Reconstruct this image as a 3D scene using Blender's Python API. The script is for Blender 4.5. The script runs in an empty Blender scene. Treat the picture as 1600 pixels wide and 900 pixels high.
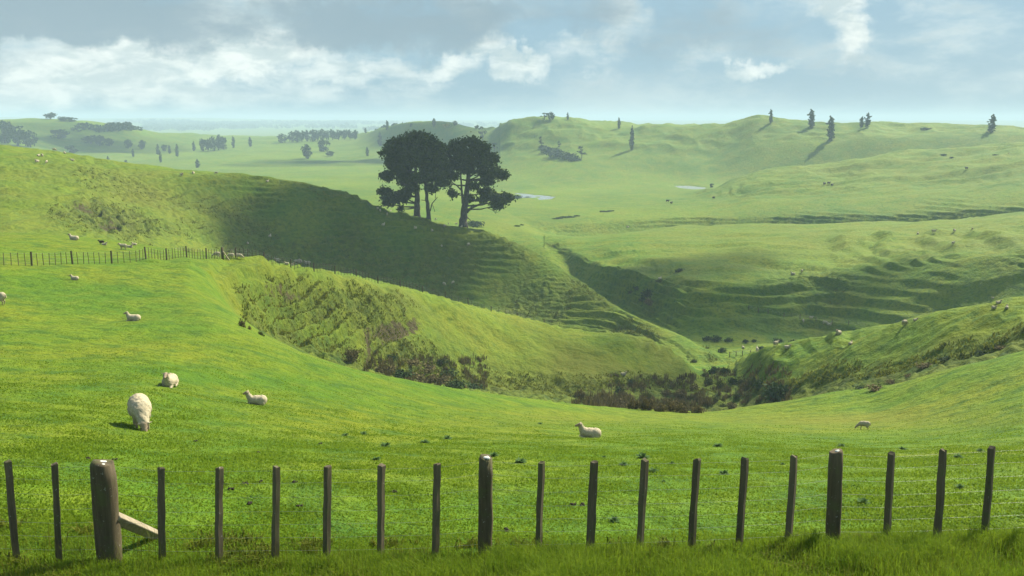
import bpy, bmesh, math, random
import numpy as np
from mathutils import Vector, Matrix

R = math.radians
SC = bpy.context.scene
COL = SC.collection
rng = np.random.default_rng(7)
random.seed(7)

# ------------------------------------------------------------------ camera, sky, sun, exposure
HY, F = 186.0, 1400.0
PITCH = math.atan((450 - HY) / F)
cam_d = bpy.data.cameras.new('camera')
cam = bpy.data.objects.new('camera', cam_d); COL.objects.link(cam)
cam.location = (0, 0, 0); cam.rotation_euler = (math.pi / 2 - PITCH, 0, 0)
cam_d.sensor_width = 36; cam_d.lens = 36 * F / 1600
cam_d.clip_start = 0.1; cam_d.clip_end = 60000
SC.camera = cam
SC.render.engine = 'CYCLES'
SC.cycles.use_denoising = True
SC.cycles.volume_bounces = 2
SC.cycles.max_bounces = 6
SC.cycles.transparent_max_bounces = 8
SC.view_settings.view_transform = 'Standard'
SC.view_settings.look = 'None'
SC.view_settings.gamma = 1
SC.view_settings.use_curve_mapping = False
SC.view_settings.exposure = 0.95

SUN_AZ, SUN_EL = 46.0, 43.0          # azimuth measured from +Y (view) towards +X
sd = bpy.data.lights.new('sun', 'SUN'); sun = bpy.data.objects.new('sun', sd); COL.objects.link(sun)
sd.energy = 5.0; sd.angle = R(0.6); sd.color = (1.0, 0.94, 0.78)
sdir = Vector((math.sin(R(SUN_AZ)) * math.cos(R(SUN_EL)), math.cos(R(SUN_AZ)) * math.cos(R(SUN_EL)), math.sin(R(SUN_EL))))
sun.rotation_euler = sdir.to_track_quat('Z', 'Y').to_euler()
sun.location = (0, 0, 60)

def ray(px, py):
    xc = (px - 800) / F; yc = -(py - 450) / F
    c, s = math.cos(PITCH), math.sin(PITCH)
    return Vector((xc, c + yc * s, -s + yc * c))

world = bpy.data.worlds.new('World'); SC.world = world; world.use_nodes = True
def build_world():
    nt = world.node_tree; N = nt.nodes; L = nt.links; N.clear()
    out = N.new('ShaderNodeOutputWorld'); bg = N.new('ShaderNodeBackground'); bg.inputs[1].default_value = 0.10
    sky = N.new('ShaderNodeTexSky'); sky.sky_type = 'NISHITA'; sky.sun_disc = False
    sky.sun_elevation = R(SUN_EL); sky.sun_rotation = R(SUN_AZ); sky.air_density = 1.0; sky.dust_density = 1.5; sky.ozone_density = 1.0
    tc = N.new('ShaderNodeTexCoord')
    nrm = N.new('ShaderNodeVectorMath'); nrm.operation = 'NORMALIZE'; L.new(tc.outputs['Generated'], nrm.inputs[0])
    def math_(op, a, b=None, c=None, clamp=False):
        m = N.new('ShaderNodeMath'); m.operation = op; m.use_clamp = clamp
        for i, v in enumerate((a, b, c)):
            if v is None: continue
            if isinstance(v, (int, float)): m.inputs[i].default_value = v
            else: L.new(v, m.inputs[i])
        return m.outputs[0]
    def noise(scale, detail, rough, stretch=(1, 1, 2.6), off=(0, 0, 0), dist=0.0):
        mp = N.new('ShaderNodeMapping'); mp.inputs['Scale'].default_value = stretch; mp.inputs['Location'].default_value = off
        L.new(nrm.outputs[0], mp.inputs[0])
        n = N.new('ShaderNodeTexNoise'); n.inputs['Scale'].default_value = scale; n.inputs['Detail'].default_value = detail
        n.inputs['Roughness'].default_value = rough; n.inputs['Distortion'].default_value = dist
        L.new(mp.outputs[0], n.inputs[0]); return n.outputs[0]
    # warped direction, so that every cloud gets ragged edges
    w1 = N.new('ShaderNodeTexNoise'); w1.inputs['Scale'].default_value = 9; w1.inputs['Detail'].default_value = 7; w1.inputs['Roughness'].default_value = .62
    L.new(nrm.outputs[0], w1.inputs[0])
    wm = N.new('ShaderNodeVectorMath'); wm.operation = 'SUBTRACT'; L.new(w1.outputs[1], wm.inputs[0]); wm.inputs[1].default_value = (.5, .5, .5)
    ws = N.new('ShaderNodeVectorMath'); ws.operation = 'SCALE'; L.new(wm.outputs[0], ws.inputs[0]); ws.inputs['Scale'].default_value = 0.13
    wa = N.new('ShaderNodeVectorMath'); wa.operation = 'ADD'; L.new(nrm.outputs[0], wa.inputs[0]); L.new(ws.outputs[0], wa.inputs[1])
    def blob(px, py, rx, ry, soft=1.0):
        c = ray(px, py).normalized()
        right = c.cross(Vector((0, 0, 1))).normalized(); up = right.cross(c)
        d = N.new('ShaderNodeVectorMath'); d.operation = 'SUBTRACT'; L.new(wa.outputs[0], d.inputs[0]); d.inputs[1].default_value = c
        a = N.new('ShaderNodeVectorMath'); a.operation = 'DOT_PRODUCT'; L.new(d.outputs[0], a.inputs[0]); a.inputs[1].default_value = right * (F / rx)
        b = N.new('ShaderNodeVectorMath'); b.operation = 'DOT_PRODUCT'; L.new(d.outputs[0], b.inputs[0]); b.inputs[1].default_value = up * (F / ry)
        f = N.new('ShaderNodeVectorMath'); f.operation = 'DOT_PRODUCT'; L.new(d.outputs[0], f.inputs[0]); f.inputs[1].default_value = c
        q = math_('ADD', math_('MULTIPLY', a.outputs['Value'], a.outputs['Value']), math_('MULTIPLY', b.outputs['Value'], b.outputs['Value']))
        q = math_('ADD', q, math_('MULTIPLY', math_('MULTIPLY', f.outputs['Value'], f.outputs['Value']), 6.0))
        return math_('POWER', math_('SUBTRACT', 1.0, q, clamp=True), soft)
    def total(lst):
        s = None
        for it in lst:
            amp = it[4]; b = math_('MULTIPLY', blob(*it[:4], *(it[5:])), amp)
            s = b if s is None else math_('ADD', s, b)
        return s
    def mixc(fac, a, b):
        m = N.new('ShaderNodeMix'); m.data_type = 'RGBA'; m.clamp_factor = True
        if isinstance(fac, (int, float)): m.inputs[0].default_value = fac
        else: L.new(fac, m.inputs[0])
        for k, v in ((6, a), (7, b)):
            if isinstance(v, tuple): m.inputs[k].default_value = (*v, 1)
            else: L.new(v, m.inputs[k])
        return m.outputs[2]
    def ramp(x, lo, hi):
        m = N.new('ShaderNodeMapRange'); m.interpolation_type = 'SMOOTHSTEP'; L.new(x, m.inputs[0]); m.inputs[1].default_value = lo; m.inputs[2].default_value = hi
        return m.outputs[0]
    n_big = noise(3.2, 9, .58, off=(.3, .1, .7), dist=.3)
    n_fine = noise(13, 10, .62, off=(2.3, 1.1, .2), dist=.2)
    # thin veil of pale blue cloud over the open sky
    veil = mixc(ramp(math_('ADD', math_('MULTIPLY', n_big, .6), math_('MULTIPLY', n_fine, .4)), .41, .60), (1.6, 2.6, 3.25), (3.0, 3.8, 4.05))
    sx = N.new('ShaderNodeSeparateXYZ'); L.new(nrm.outputs[0], sx.inputs[0]); high = ramp(sx.outputs[2], .10, .5)
    base = mixc(math_('SUBTRACT', .93, math_('MULTIPLY', high, .66)), sky.outputs[0], veil)
    # bright white cloud bank to the left
    white = total([(90, 105, 230, 60, .7, .8), (200, 150, 420, 34, .6, .8), (370, 40, 120, 80, .95, .8), (450, 100, 160, 36, .6, .8), (600, 125, 150, 26, .45, .8), (700, 98, 60, 24, .95), (745, 68, 50, 24, .95), (800, 92, 52, 26, 1.1), (730, 8, 50, 30, .7), (880, 70, 60, 30, .5), (1315, 30, 55, 60, 1.0), (1345, 60, 40, 30, .6), (1178, 108, 40, 18, 1.1), (985, 20, 70, 40, .7), (940, 60, 60, 30, .4), (1090, 100, 80, 20, .4), (1450, 60, 120, 60, .2), (260, 90, 160, 40, .6),])
    wf = ramp(math_('ADD', white, math_('MULTIPLY', math_('SUBTRACT', n_fine, .5), 2.0)), .0, 1.15)
    n_mid = noise(22, 8, .6, off=(5.3, 2.1, 3.2), dist=.3); c1 = mixc(wf, base, mixc(ramp(n_mid, .35, .62), (3.3, 3.95, 4.0), (5.0, 5.4, 5.15)))
    # grey undersides
    grey = total([(110, 5, 290, 66, 1.05, .8), (-60, 30, 240, 80, .8), (620, 30, 200, 62, .9, .8), (480, 50, 140, 50, .5), (1060, 40, 190, 70, .45), (850, 0, 160, 45, .5), (1250, 80, 260, 60, .2), (900, 130, 260, 40, .22),])
    gf = ramp(math_('ADD', grey, math_('MULTIPLY', math_('SUBTRACT', n_fine, .5), 1.8)), .05, 1.0)
    c2 = mixc(math_('MULTIPLY', gf, .92), c1, (1.7, 2.35, 2.7))
    L.new(c2, bg.inputs[0]); L.new(bg.outputs[0], out.inputs[0])
build_world()

# ------------------------------------------------------------------ helpers
def tag(o, label=None, cat=None, group=None, kind=None):
    if label: o['label'] = label
    if cat: o['category'] = cat
    if group: o['group'] = group
    if kind: o['kind'] = kind
    return o
def empty(name, loc, rz=0.0, scale=1.0):
    o = bpy.data.objects.new(name, None); COL.objects.link(o); o.location = loc; o.rotation_euler = (0, 0, rz)
    o.scale = (scale,) * 3; o.empty_display_size = .2
    return o
def mesh_np(name, V, Fc, mat=None, parent=None, smooth=False, link=True):
    """V (n,3); Fc list of int arrays (m,k), each k = 3 or 4"""
    me = bpy.data.meshes.new(name)
    Fc = [f for f in (Fc if isinstance(Fc, list) else [Fc]) if len(f)]
    nl = sum(f.size for f in Fc); nf = sum(len(f) for f in Fc)
    me.vertices.add(len(V)); me.vertices.foreach_set('co', np.asarray(V, np.float32).ravel())
    me.loops.add(nl); me.loops.foreach_set('vertex_index', np.concatenate([f.ravel() for f in Fc]).astype(np.int32))
    me.polygons.add(nf)
    sizes = np.concatenate([np.full(len(f), f.shape[1]) for f in Fc]); st = np.concatenate([[0], np.cumsum(sizes)[:-1]])
    me.polygons.foreach_set('loop_start', st.astype(np.int32))
    me.polygons.foreach_set('use_smooth', np.full(nf, smooth, bool))
    me.update(calc_edges=True)
    if mat: me.materials.append(mat)
    o = bpy.data.objects.new(name, me)
    if link: COL.objects.link(o)
    if parent: o.parent = parent
    return o
def attr(o, name, arr):
    a = o.data.attributes.new(name, 'FLOAT', 'POINT'); a.data.foreach_set('value', np.asarray(arr, np.float32).ravel())

def vnoise(x, y, seed=0):
    xi = np.floor(x).astype(np.int64); yi = np.floor(y).astype(np.int64); fx = x - xi; fy = y - yi
    fx = fx * fx * fx * (fx * (fx * 6 - 15) + 10); fy = fy * fy * fy * (fy * (fy * 6 - 15) + 10)
    def h(a, b):
        n = (a * 374761393 + b * 668265263 + seed * 1442695041) & 0xffffffff
        n = ((n ^ (n >> 13)) * 1274126177) & 0xffffffff
        return ((n ^ (n >> 16)) & 0xffff) / 65535.0
    return (h(xi, yi) * (1 - fx) + h(xi + 1, yi) * fx) * (1 - fy) + (h(xi, yi + 1) * (1 - fx) + h(xi + 1, yi + 1) * fx) * fy
def fbm(x, y, oct=4, seed=0, gain=.5):
    s = 0; a = 1; t = 0
    for i in range(oct):
        c, sn = math.cos(.6 * i + .4), math.sin(.6 * i + .4)
        s = s + a * vnoise((x * c - y * sn) * 2 ** i + 17.3 * i, (x * sn + y * c) * 2 ** i - 9.1 * i, seed + i); t += a; a *= gain
    return s / t * 2 - 1
def sstep(x, a, b):
    t = np.clip((x - a) / (b - a), 0, 1); return t * t * (3 - 2 * t)

# ------------------------------------------------------------------ materials
class M_:
    def __init__(s, name, rough=.9, spec=.15):
        s.m = bpy.data.materials.new(name); s.m.use_nodes = True; s.N = s.m.node_tree.nodes; s.L = s.m.node_tree.links
        s.b = s.N['Principled BSDF']; s.b.inputs['Roughness'].default_value = rough; s.b.inputs['Specular IOR Level'].default_value = spec
        s.geo = s.N.new('ShaderNodeNewGeometry'); s.out = s.N['Material Output']; s.tc = None
    def pos(s, obj=False, scale=(1, 1, 1)):
        if obj:
            if not s.tc: s.tc = s.N.new('ShaderNodeTexCoord')
            src = s.tc.outputs['Object']
        else: src = s.geo.outputs['Position']
        if scale == (1, 1, 1): return src
        mp = s.N.new('ShaderNodeMapping'); mp.inputs['Scale'].default_value = scale; s.L.new(src, mp.inputs[0]); return mp.outputs[0]
    def noise(s, scale, detail=4, rough=.55, obj=False, stretch=(1, 1, 1), dist=0):
        n = s.N.new('ShaderNodeTexNoise'); n.inputs['Scale'].default_value = scale; n.inputs['Detail'].default_value = detail
        n.inputs['Roughness'].default_value = rough; n.inputs['Distortion'].default_value = dist; s.L.new(s.pos(obj, stretch), n.inputs[0]); return n.outputs[0]
    def set(s, inp, v):
        if isinstance(v, (int, float)): inp.default_value = v
        elif isinstance(v, tuple): inp.default_value = (*v, 1) if len(v) == 3 else v
        else: s.L.new(v, inp)
    def ramp(s, x, a, b, lo=0., hi=1.):
        m = s.N.new('ShaderNodeMapRange'); s.set(m.inputs[0], x); m.inputs[1].default_value = a; m.inputs[2].default_value = b; m.inputs[3].default_value = lo; m.inputs[4].default_value = hi
        return m.outputs[0]
    def mix(s, f, a, b, blend='MIX'):
        m = s.N.new('ShaderNodeMix'); m.data_type = 'RGBA'; m.clamp_factor = True; m.blend_type = blend
        s.set(m.inputs[0], f); s.set(m.inputs[6], a); s.set(m.inputs[7], b); return m.outputs[2]
    def math(s, op, a, b=0., clamp=False):
        m = s.N.new('ShaderNodeMath'); m.operation = op; m.use_clamp = clamp; s.set(m.inputs[0], a); s.set(m.inputs[1], b); return m.outputs[0]
    def attr(s, n):
        a = s.N.new('ShaderNodeAttribute'); a.attribute_name = n; return a.outputs['Fac']
    def bump(s, h, strength=.5, dist=.1, normal=None):
        b = s.N.new('ShaderNodeBump'); b.inputs['Strength'].default_value = strength; b.inputs['Distance'].default_value = dist; s.L.new(h, b.inputs['Height'])
        if normal: s.L.new(normal, b.inputs['Normal'])
        return b.outputs[0]
    def color(s, c): s.set(s.b.inputs['Base Color'], c)
    def normal(s, n): s.L.new(n, s.b.inputs['Normal'])
    def translucent(s, c, f):
        t = s.N.new('ShaderNodeBsdfTranslucent'); s.set(t.inputs[0], c); m = s.N.new('ShaderNodeMixShader'); m.inputs[0].default_value = f
        s.L.new(s.b.outputs[0], m.inputs[1]); s.L.new(t.outputs[0], m.inputs[2]); s.L.new(m.outputs[0], s.out.inputs[0])

def leaf_mat(name, dark, light, tr=.3, nscale=.6, obj=True):
    m = M_(name, .8, .1)
    r = m.geo.outputs['Random Per Island']; n = m.noise(nscale, 3, obj=obj)
    f = m.math('ADD', m.math('MULTIPLY', r, .6), m.ramp(n, .3, .7, 0, .5))
    c = m.mix(f, dark, light); m.color(c); m.translucent(c, tr); return m.m

def ground_mat():
    m = M_('pasture', .85, .12)
    big = m.noise(.012, 5, .6, stretch=(1, 1, .3)); mid = m.noise(.11, 5, .6); fine = m.noise(1.3, 5, .65); vf = m.noise(9, 4, .7)
    c = m.mix(m.ramp(big, .38, .62), (.064, .142, .004), (.126, .200, .004))
    c = m.mix(m.ramp(mid, .40, .66, 0, .75), c, (.170, .190, .006)); pt = m.noise(.6, 4, .6); c = m.mix(m.ramp(pt, .52, .66, 0, .7), c, (.040, .105, .009)); c = m.mix(m.ramp(pt, .47, .34, 0, .35), c, (.165, .205, .014))
    c = m.mix(m.ramp(fine, .50, .68, 0, .75), c, (.040, .098, .008))
    c = m.mix(m.ramp(vf, .55, .8, 0, .5), c, (.17, .20, .022))
    c = m.mix(m.attr('dry'), c, m.mix(m.ramp(fine, .3, .7), (.170, .170, .014), (.120, .155, .010)))
    # rough banks: tussock and weeds of mixed colour
    r1 = m.noise(.55, 6, .7); r2 = m.noise(.23, 5, .65, dist=.4)
    rc = m.mix(m.ramp(r1, .40, .60), (.022, .046, .007), (.115, .142, .013))
    rc = m.mix(m.ramp(r2, .55, .70), rc, (.060, .062, .016))
    c = m.mix(m.math('MULTIPLY', m.attr('rough'), .95), c, rc)
    so = m.noise(.8, 5, .7)
    sc = m.mix(so, (.026, .024, .010), (.098, .080, .030))
    c = m.mix(m.ramp(m.math('ADD', m.attr('soil'), m.ramp(so, .3, .7, -.35, .35)), .45, .65), c, sc)
    m.color(c)
    h = m.math('ADD', m.math('MULTIPLY', fine, .8), m.math('MULTIPLY', vf, .25))
    n1 = m.bump(h, .55, .25)
    n2 = m.bump(r1, .7, 1.2, n1)
    m.normal(n2)
    return m.m
MAT = {}
MAT['ground'] = ground_mat()

# ------------------------------------------------------------------ the terrain
# each curve runs across the country: (column, value, ground distance); value > 0 is a sight line, value < 0 a height
def fy(px):                       # the roadside fence runs along a straight line
    return 10.1 + 1.0 * (px - 165) / 1385
FENCE_BASE = [(-60, 872), (170, 878), (430, 877), (595, 875), (757, 870), (1000, 864), (1300, 850), (1550, 842), (1700, 838)]
def fd(px, py):
    r = ray(px, py); s = fy(px) / r.y; return math.hypot(r.x * s, r.y * s)
def allpx(v, d): return [(-100, v, d), (800, v, d), (1700, v, d)]
CURVES = [
 (allpx(-2.6, .5), 3), (allpx(-3.3, 3), 3), (allpx(-4.6, 7), 4),
 ([(px, py, fd(px, py)) for px, py in FENCE_BASE], 40),
 ([(0, 745, 15.3), (400, 745, 15.5), (800, 742, 16.5), (1200, 742, 17.5), (1600, 740, 18)], 60),
 ([(0, 668, 22), (218, 668, 23.5), (450, 668, 27), (650, 668, 34), (900, 668, 42), (1150, 668, 48), (1350, 668, 50), (1600, 668, 38)], 60),
 ([(0, 600, 34), (200, 600, 34), (400, 602, 40), (550, 612, 44), (700, 630, 48), (900, 650, 55), (1000, 655, 60), (1100, 658, 62), (1350, 640, 64), (1450, 628, 58), (1600, 610, 50)], 60),
 # edge of the home paddock
 ([(0, 500, 58), (200, 495, 60), (300, 488, 61), (380, 518, 56), (440, 541, 54), (520, 566, 54), (600, 586, 56), (700, 604, 60), (800, 619, 65), (900, 632, 70), (1000, 641, 76), (1100, 644, 80), (1200, 633, 80), (1300, 613, 78), (1400, 599, 74), (1500, 571, 70), (1600, 548, 68)], 60),
 ([(0, 455, 72), (200, 450, 74), (285, 447, 76), (320, -14.5, 76), (350, -15.8, 76), (400, -18.3, 78), (440, -20, 80), (520, -24, 85), (600, -27, 90), (700, -31, 100), (800, -34, 105), (900, -36.5, 110), (1000, -38, 110), (1100, -39.5, 115), (1150, -39, 115), (1200, -36, 105), (1300, -31, 95), (1400, -27.5, 90), (1500, -24, 88), (1600, -21.5, 86)], 26),
 # foot of the banks behind
 ([(0, 415, 84), (100, 414, 86), (200, 411, 88), (285, 406, 92), (320, 425, 88), (350, 468, 85), (378, 503, 85), (405, 521, 88), (440, 538, 95), (520, 563, 100), (600, 584, 108), (700, 602, 118), (800, 616, 122), (900, 626, 122), (1000, 612, 133), (1050, 615, 135), (1100, 620, 130), (1150, 622, 128), (1200, 628, 118), (1300, 608, 110), (1400, 596, 102), (1500, 568, 98), (1600, 546, 95)], 30),
 # crest of the near spur and of the right hand knoll
 ([(0, 366, 128), (100, 371, 126), (200, 381, 122), (290, 395, 114), (350, 402, 105), (400, 406, 108), (440, 411, 112), (520, 424, 122), (600, 442, 132), (700, 470, 143), (800, 495, 152), (900, 519, 156), (1000, 530, 155), (1040, 545, 155), (1070, 565, 150), (1095, 592, 142), (1150, 566, 165), (1200, 547, 140), (1300, 528, 133), (1400, 505, 127), (1500, 485, 118), (1600, 470, 114)], 150),
 ([(0, -20, 155), (100, -21.5, 160), (200, -26, 185), (300, -31, 205), (400, -38.5, 235), (500, -40.5, 235), (600, -43.8, 232), (700, -47.3, 228), (800, -50.2, 222), (900, -52, 214), (1000, -50.5, 200), (1100, -49, 180), (1150, -50, 185), (1200, -50, 180), (1300, -48, 175), (1400, -45, 170), (1500, -42, 168), (1600, -39, 165)], 24),
 # crest of the pine hill
 ([(0, 225, 320), (100, 240, 310), (200, 257, 300), (300, 268, 292), (400, 275, 285), (450, 281, 281), (500, 291, 278), (550, 302, 275), (600, 325, 272), (650, 338, 270), (700, 349, 268), (750, 357, 265), (800, 376, 258), (850, 402, 250), (900, 436, 243), (950, 470, 232), (1000, 500, 214), (1050, 522, 205), (1100, 539, 196), (1130, 546, 195), (1200, 536, 205), (1300, -50, 205), (1400, -48, 200), (1500, -46, 198), (1600, -43.5, 195)], 190),
 ([(0, -25, 400), (200, -33, 390), (400, -40, 380), (600, -44, 340), (700, -45, 320), (800, -47, 300), (850, -49.5, 285), (900, -51, 262), (1000, -53, 236), (1100, -53, 207), (1200, -53.5, 216), (1300, -53, 225), (1400, -52, 220), (1500, -50, 218), (1600, -48, 212)], 12),
 ([(0, -43, 460), (600, -43, 460), (700, -45, 400), (800, 372, 355), (850, 388, 325), (900, 434, 292), (1000, 498, 246), (1100, 528, 222), (1200, 526, 228), (1300, -54, 232), (1400, -53, 230), (1500, -51.5, 226), (1600, -49, 222)], 14),
 # the big slope on the right
 ([(0, -46, 560), (600, -46, 560), (700, -46, 480), (800, 352, 400), (850, 374, 352), (900, 397, 308), (1000, 430, 266), (1100, 445, 250), (1200, 438, 256), (1300, 428, 262), (1400, 412, 262), (1500, 402, 258), (1600, 396, 255)], 130),
 ([(0, -47, 640), (600, -47, 640), (700, -47, 540), (800, 342, 440), (850, 367, 385), (900, 372, 370), (1000, 361, 395), (1100, 354, 405), (1200, 352, 405), (1300, 350, 405), (1400, 346, 405), (1500, 341, 405), (1600, 334, 405)], 60),
 ([(0, -48, 700), (600, -48, 700), (700, -47.7, 570), (800, 337, 460), (850, -51.3, 416), (900, -54.0, 420), (1000, -54.5, 436), (1100, -54, 442), (1200, -53.5, 440), (1300, -53, 436), (1400, -51.5, 436), (1500, -50, 436), (1600, -48, 434)], 12),
 ([(0, -48.5, 740), (600, -48.5, 740), (700, -48, 600), (800, 330, 485), (850, 346, 440), (900, 347, 438), (1000, 342, 453), (1100, 338, 460), (1200, 338, 455), (1300, 336, 450), (1400, 334, 450), (1500, 330, 448), (1600, 322, 446)], 20),
 ([(0, -49, 800), (600, -49, 800), (700, -49, 690), (800, 312, 575), (900, 318, 560), (1000, 315, 550), (1100, 312, 540), (1200, 300, 540), (1300, 295, 540), (1400, 288, 540), (1500, 280, 540), (1600, 270, 540)], 50),
 ([(0, -50, 850), (600, -50, 850), (700, -50.5, 770), (800, -52.5, 635), (900, 303, 630), (1000, 303, 625), (1080, 300, 620), (1120, 288, 630), (1200, 268, 650), (1290, 262, 660), (1350, 249, 670), (1400, 241, 680), (1500, 235, 690), (1600, 228, 700)], 50),
 ([(0, -50, 950), (600, -50, 950), (700, -51, 870), (800, -52.5, 690), (900, -52.5, 680), (1000, -52.5, 690), (1080, 293, 690), (1120, -52, 710), (1200, -50, 730), (1300, -44, 730), (1400, -36, 730), (1500, -32, 735), (1600, -28, 740)], 20),
 # far hills
 ([(0, -40, 1150), (200, 237, 1250), (400, 232, 1300), (500, 232, 1300), (600, 235, 1150), (700, 240, 1020), (800, 237, 880), (900, 238, 840), (1000, 240, 830), (1100, 240, 830), (1200, 225, 820), (1300, 222, 810), (1400, 215, 800), (1500, 213, 800), (1600, 212, 800)], 60),
 ([(-60, 192, 1500), (0, 190, 1500), (80, 187, 1500), (180, 195, 1500), (250, 207, 1600), (400, 213, 1700), (550, 210, 1600), (600, 200, 1300), (650, 190, 1150), (700, 195, 1100), (760, 202, 1050), (800, 191, 960), (850, 187, 950), (900, 189, 950), (950, 194, 940), (1000, 197, 930), (1100, 199, 920), (1150, 194, 910), (1190, 187, 900), (1220, 188, 900), (1300, 198, 890), (1400, 199, 900), (1500, 203, 900), (1600, 207, 900)], 50),
 (allpx(-48, 2200), 12), (allpx(-48, 4500), 16),
 ([(-100, 183, 9000), (0, 183, 9000), (140, 185, 9000), (300, 184, 9000), (460, 187, 9000), (700, 188, 9000), (1600, -12, 9000)], 12),
 (allpx(-60, 12500), 3),
]
def pchip(xs, ys, x):
    """xs, ys: (K,) or (K,N) knots along axis 0; x: (M,) with 1-d xs"""
    h = np.diff(xs, axis=0); dl = np.diff(ys, axis=0) / h
    m = np.zeros_like(ys)
    a, b = dl[:-1], dl[1:]; w1, w2 = 2 * h[1:] + h[:-1], h[1:] + 2 * h[:-1]
    with np.errstate(divide='ignore', invalid='ignore'):
        v = (w1 + w2) / (w1 / a + w2 / b)
    m[1:-1] = np.where(a * b > 0, v, 0); m[0] = dl[0]; m[-1] = dl[-1]
    return m
def herm(x0, x1, y0, y1, m0, m1, t):
    h = x1 - x0
    return (2*t**3 - 3*t**2 + 1) * y0 + (t**3 - 2*t**2 + t) * h * m0 + (-2*t**3 + 3*t**2) * y1 + (t**3 - t**2) * h * m1

AZ = np.concatenate([np.arange(-180, -60, 6.), np.arange(-60, -33, .6), np.arange(-33, 33, .055), np.arange(33, 60, .6), np.arange(60, 180, 6.)]) * math.pi / 180
NA = len(AZ)
KD, KT = [], []
for pts, n in CURVES:
    A, T, D = [], [], []
    for px, v, d in pts:
        if v > 0:
            r = ray(px, v); A.append(math.atan2(r.x, r.y)); T.append(r.z / math.hypot(r.x, r.y))
        else:
            r = ray(px, HY + 0 if d > 30 else 500); A.append(math.atan2(r.x, r.y)); T.append(v / d)
        D.append(math.log(d))
    A, T, D = map(np.array, (A, T, D))
    x = np.clip(AZ, A[0], A[-1]); i = np.clip(np.searchsorted(A, x, side='right') - 1, 0, len(A) - 2); t = (x - A[i]) / (A[i+1] - A[i])
    for src, dst in ((T, KT), (D, KD)):
        m = pchip(A, src, None); dst.append(herm(A[i], A[i+1], src[i], src[i+1], m[i], m[i+1], t))
KD, KT = np.array(KD), np.array(KT)
for k in range(1, len(KD)): KD[k] = np.maximum(KD[k], KD[k-1] + .012)
KM = pchip(KD, KT, None)
KM[:4] = 0
for k in range(0, 3): # near ground: use simple slopes
    KM[k] = (KT[k+1] - KT[k]) / (KD[k+1] - KD[k])
KM[3] = (KT[4] - KT[2]) / (KD[4] - KD[2])
rowsD, rowsT, rowK = [], [], []
for k in range(len(CURVES) - 1):
    n = CURVES[k + 1][1]
    for j in range(n):
        t = j / n
        rowsD.append(KD[k] * (1 - t) + KD[k+1] * t); rowsT.append(herm(KD[k], KD[k+1], KT[k], KT[k+1], KM[k], KM[k+1], t)); rowK.append(k + t)
rowsD.append(KD[-1]); rowsT.append(KT[-1]); rowK.append(len(CURVES) - 1)
GD = np.exp(np.array(rowsD)); GZ = np.array(rowsT) * GD; rowK = np.array(rowK)
# a wide smoothing across columns keeps the kinks of the knots out
NR = len(GD)
GX = GD * np.sin(AZ)[None]; GY = GD * np.cos(AZ)[None]
# sight column of every vertex, for placing the banks and scars
q = np.stack([GX, GY, GZ]); fwd = q[1] * math.cos(PITCH) - q[2] * math.sin(PITCH); fwd = np.where(fwd < .1, .1, fwd)
PX = 800 + F * q[0] / fwd; PY = 450 - F * (q[1] * math.sin(PITCH) + q[2] * math.cos(PITCH)) / fwd
# slope
def slope(Z):
    dr = np.gradient(Z, axis=0) / np.maximum(np.gradient(GD, axis=0), .01)
    da = np.gradient(Z, axis=1) / np.maximum(GD * np.gradient(AZ)[None], .01)
    return np.hypot(dr, da), dr
SL, DR = slope(GZ)
rk = rowK[:, None] + 0 * GD
def band(a, b, soft=.35): return sstep(rk, a - soft, a + soft) * (1 - sstep(rk, b - soft, b + soft))
def win(x, a, b, s): return sstep(x, a - s, a + s) * (1 - sstep(x, b - s, b + s))
def bump2(cx, cy, rx, ry): return np.exp(-(((PX - cx) / rx) ** 2 + ((PY - cy) / ry) ** 2))
patchy = fbm(GX / 14, GY / 14, 4, 5)
# rough = tussocky bank
rough = sstep(rk, 9.0, 9.15) * (1 - sstep(rk, 9.72 - .10 * patchy, 10.02)) * win(PX + 40 * fbm(GX / 5, GY / 5, 3, 15), 345 + np.clip(PY - 425, 0, 110) * .62, 1110, 32) * (1 - .75 * sstep(PX, 660, 800)) * (.18 + .75 * patchy + .62 * bump2(480, 480, 120, 42) + .75 * bump2(640, 570, 110, 45))
rough = np.maximum(rough, band(9, 10.0, .12) * win(PX, 1130, 1900, 30) * (-.05 + .7 * patchy))
rough = np.maximum(rough, band(11, 12, .1) * .30 * sstep(SL, .10, .30) * (1 + patchy))
rough = np.maximum(rough, band(14.1, 15.2, .2) * (.10 + .45 * patchy) * (PX > 850))
rough = np.maximum(rough, band(17, 18, .15) * .12 * (PX > 840))
rough = np.maximum(rough, band(11, 12, .2) * (bump2(150, 335, 70, 22) + .6 * bump2(230, 360, 90, 18) + .5 * bump2(380, 320, 50, 15)))
rough = np.maximum(rough, .8 * band(8, 9.3, .2) * (PX > 380))
rough = np.clip(rough, 0, 1)
soil = band(9, 10, .1) * (.95 * bump2(615, 508, 45, 17) + .62 * bump2(575, 540, 8, 30) + .5 * bump2(440, 450, 60, 26) + .35 * bump2(1100, 600, 14, 10))
soil = np.maximum(soil, band(11, 12, .2) * (.85 * bump2(172, 352, 22, 9) + .6 * bump2(125, 322, 26, 6) + .5 * bump2(150, 332, 30, 8)))
soil = np.maximum(soil, .55 * band(11, 12) * bump2(980, 515, 26, 7))
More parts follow.
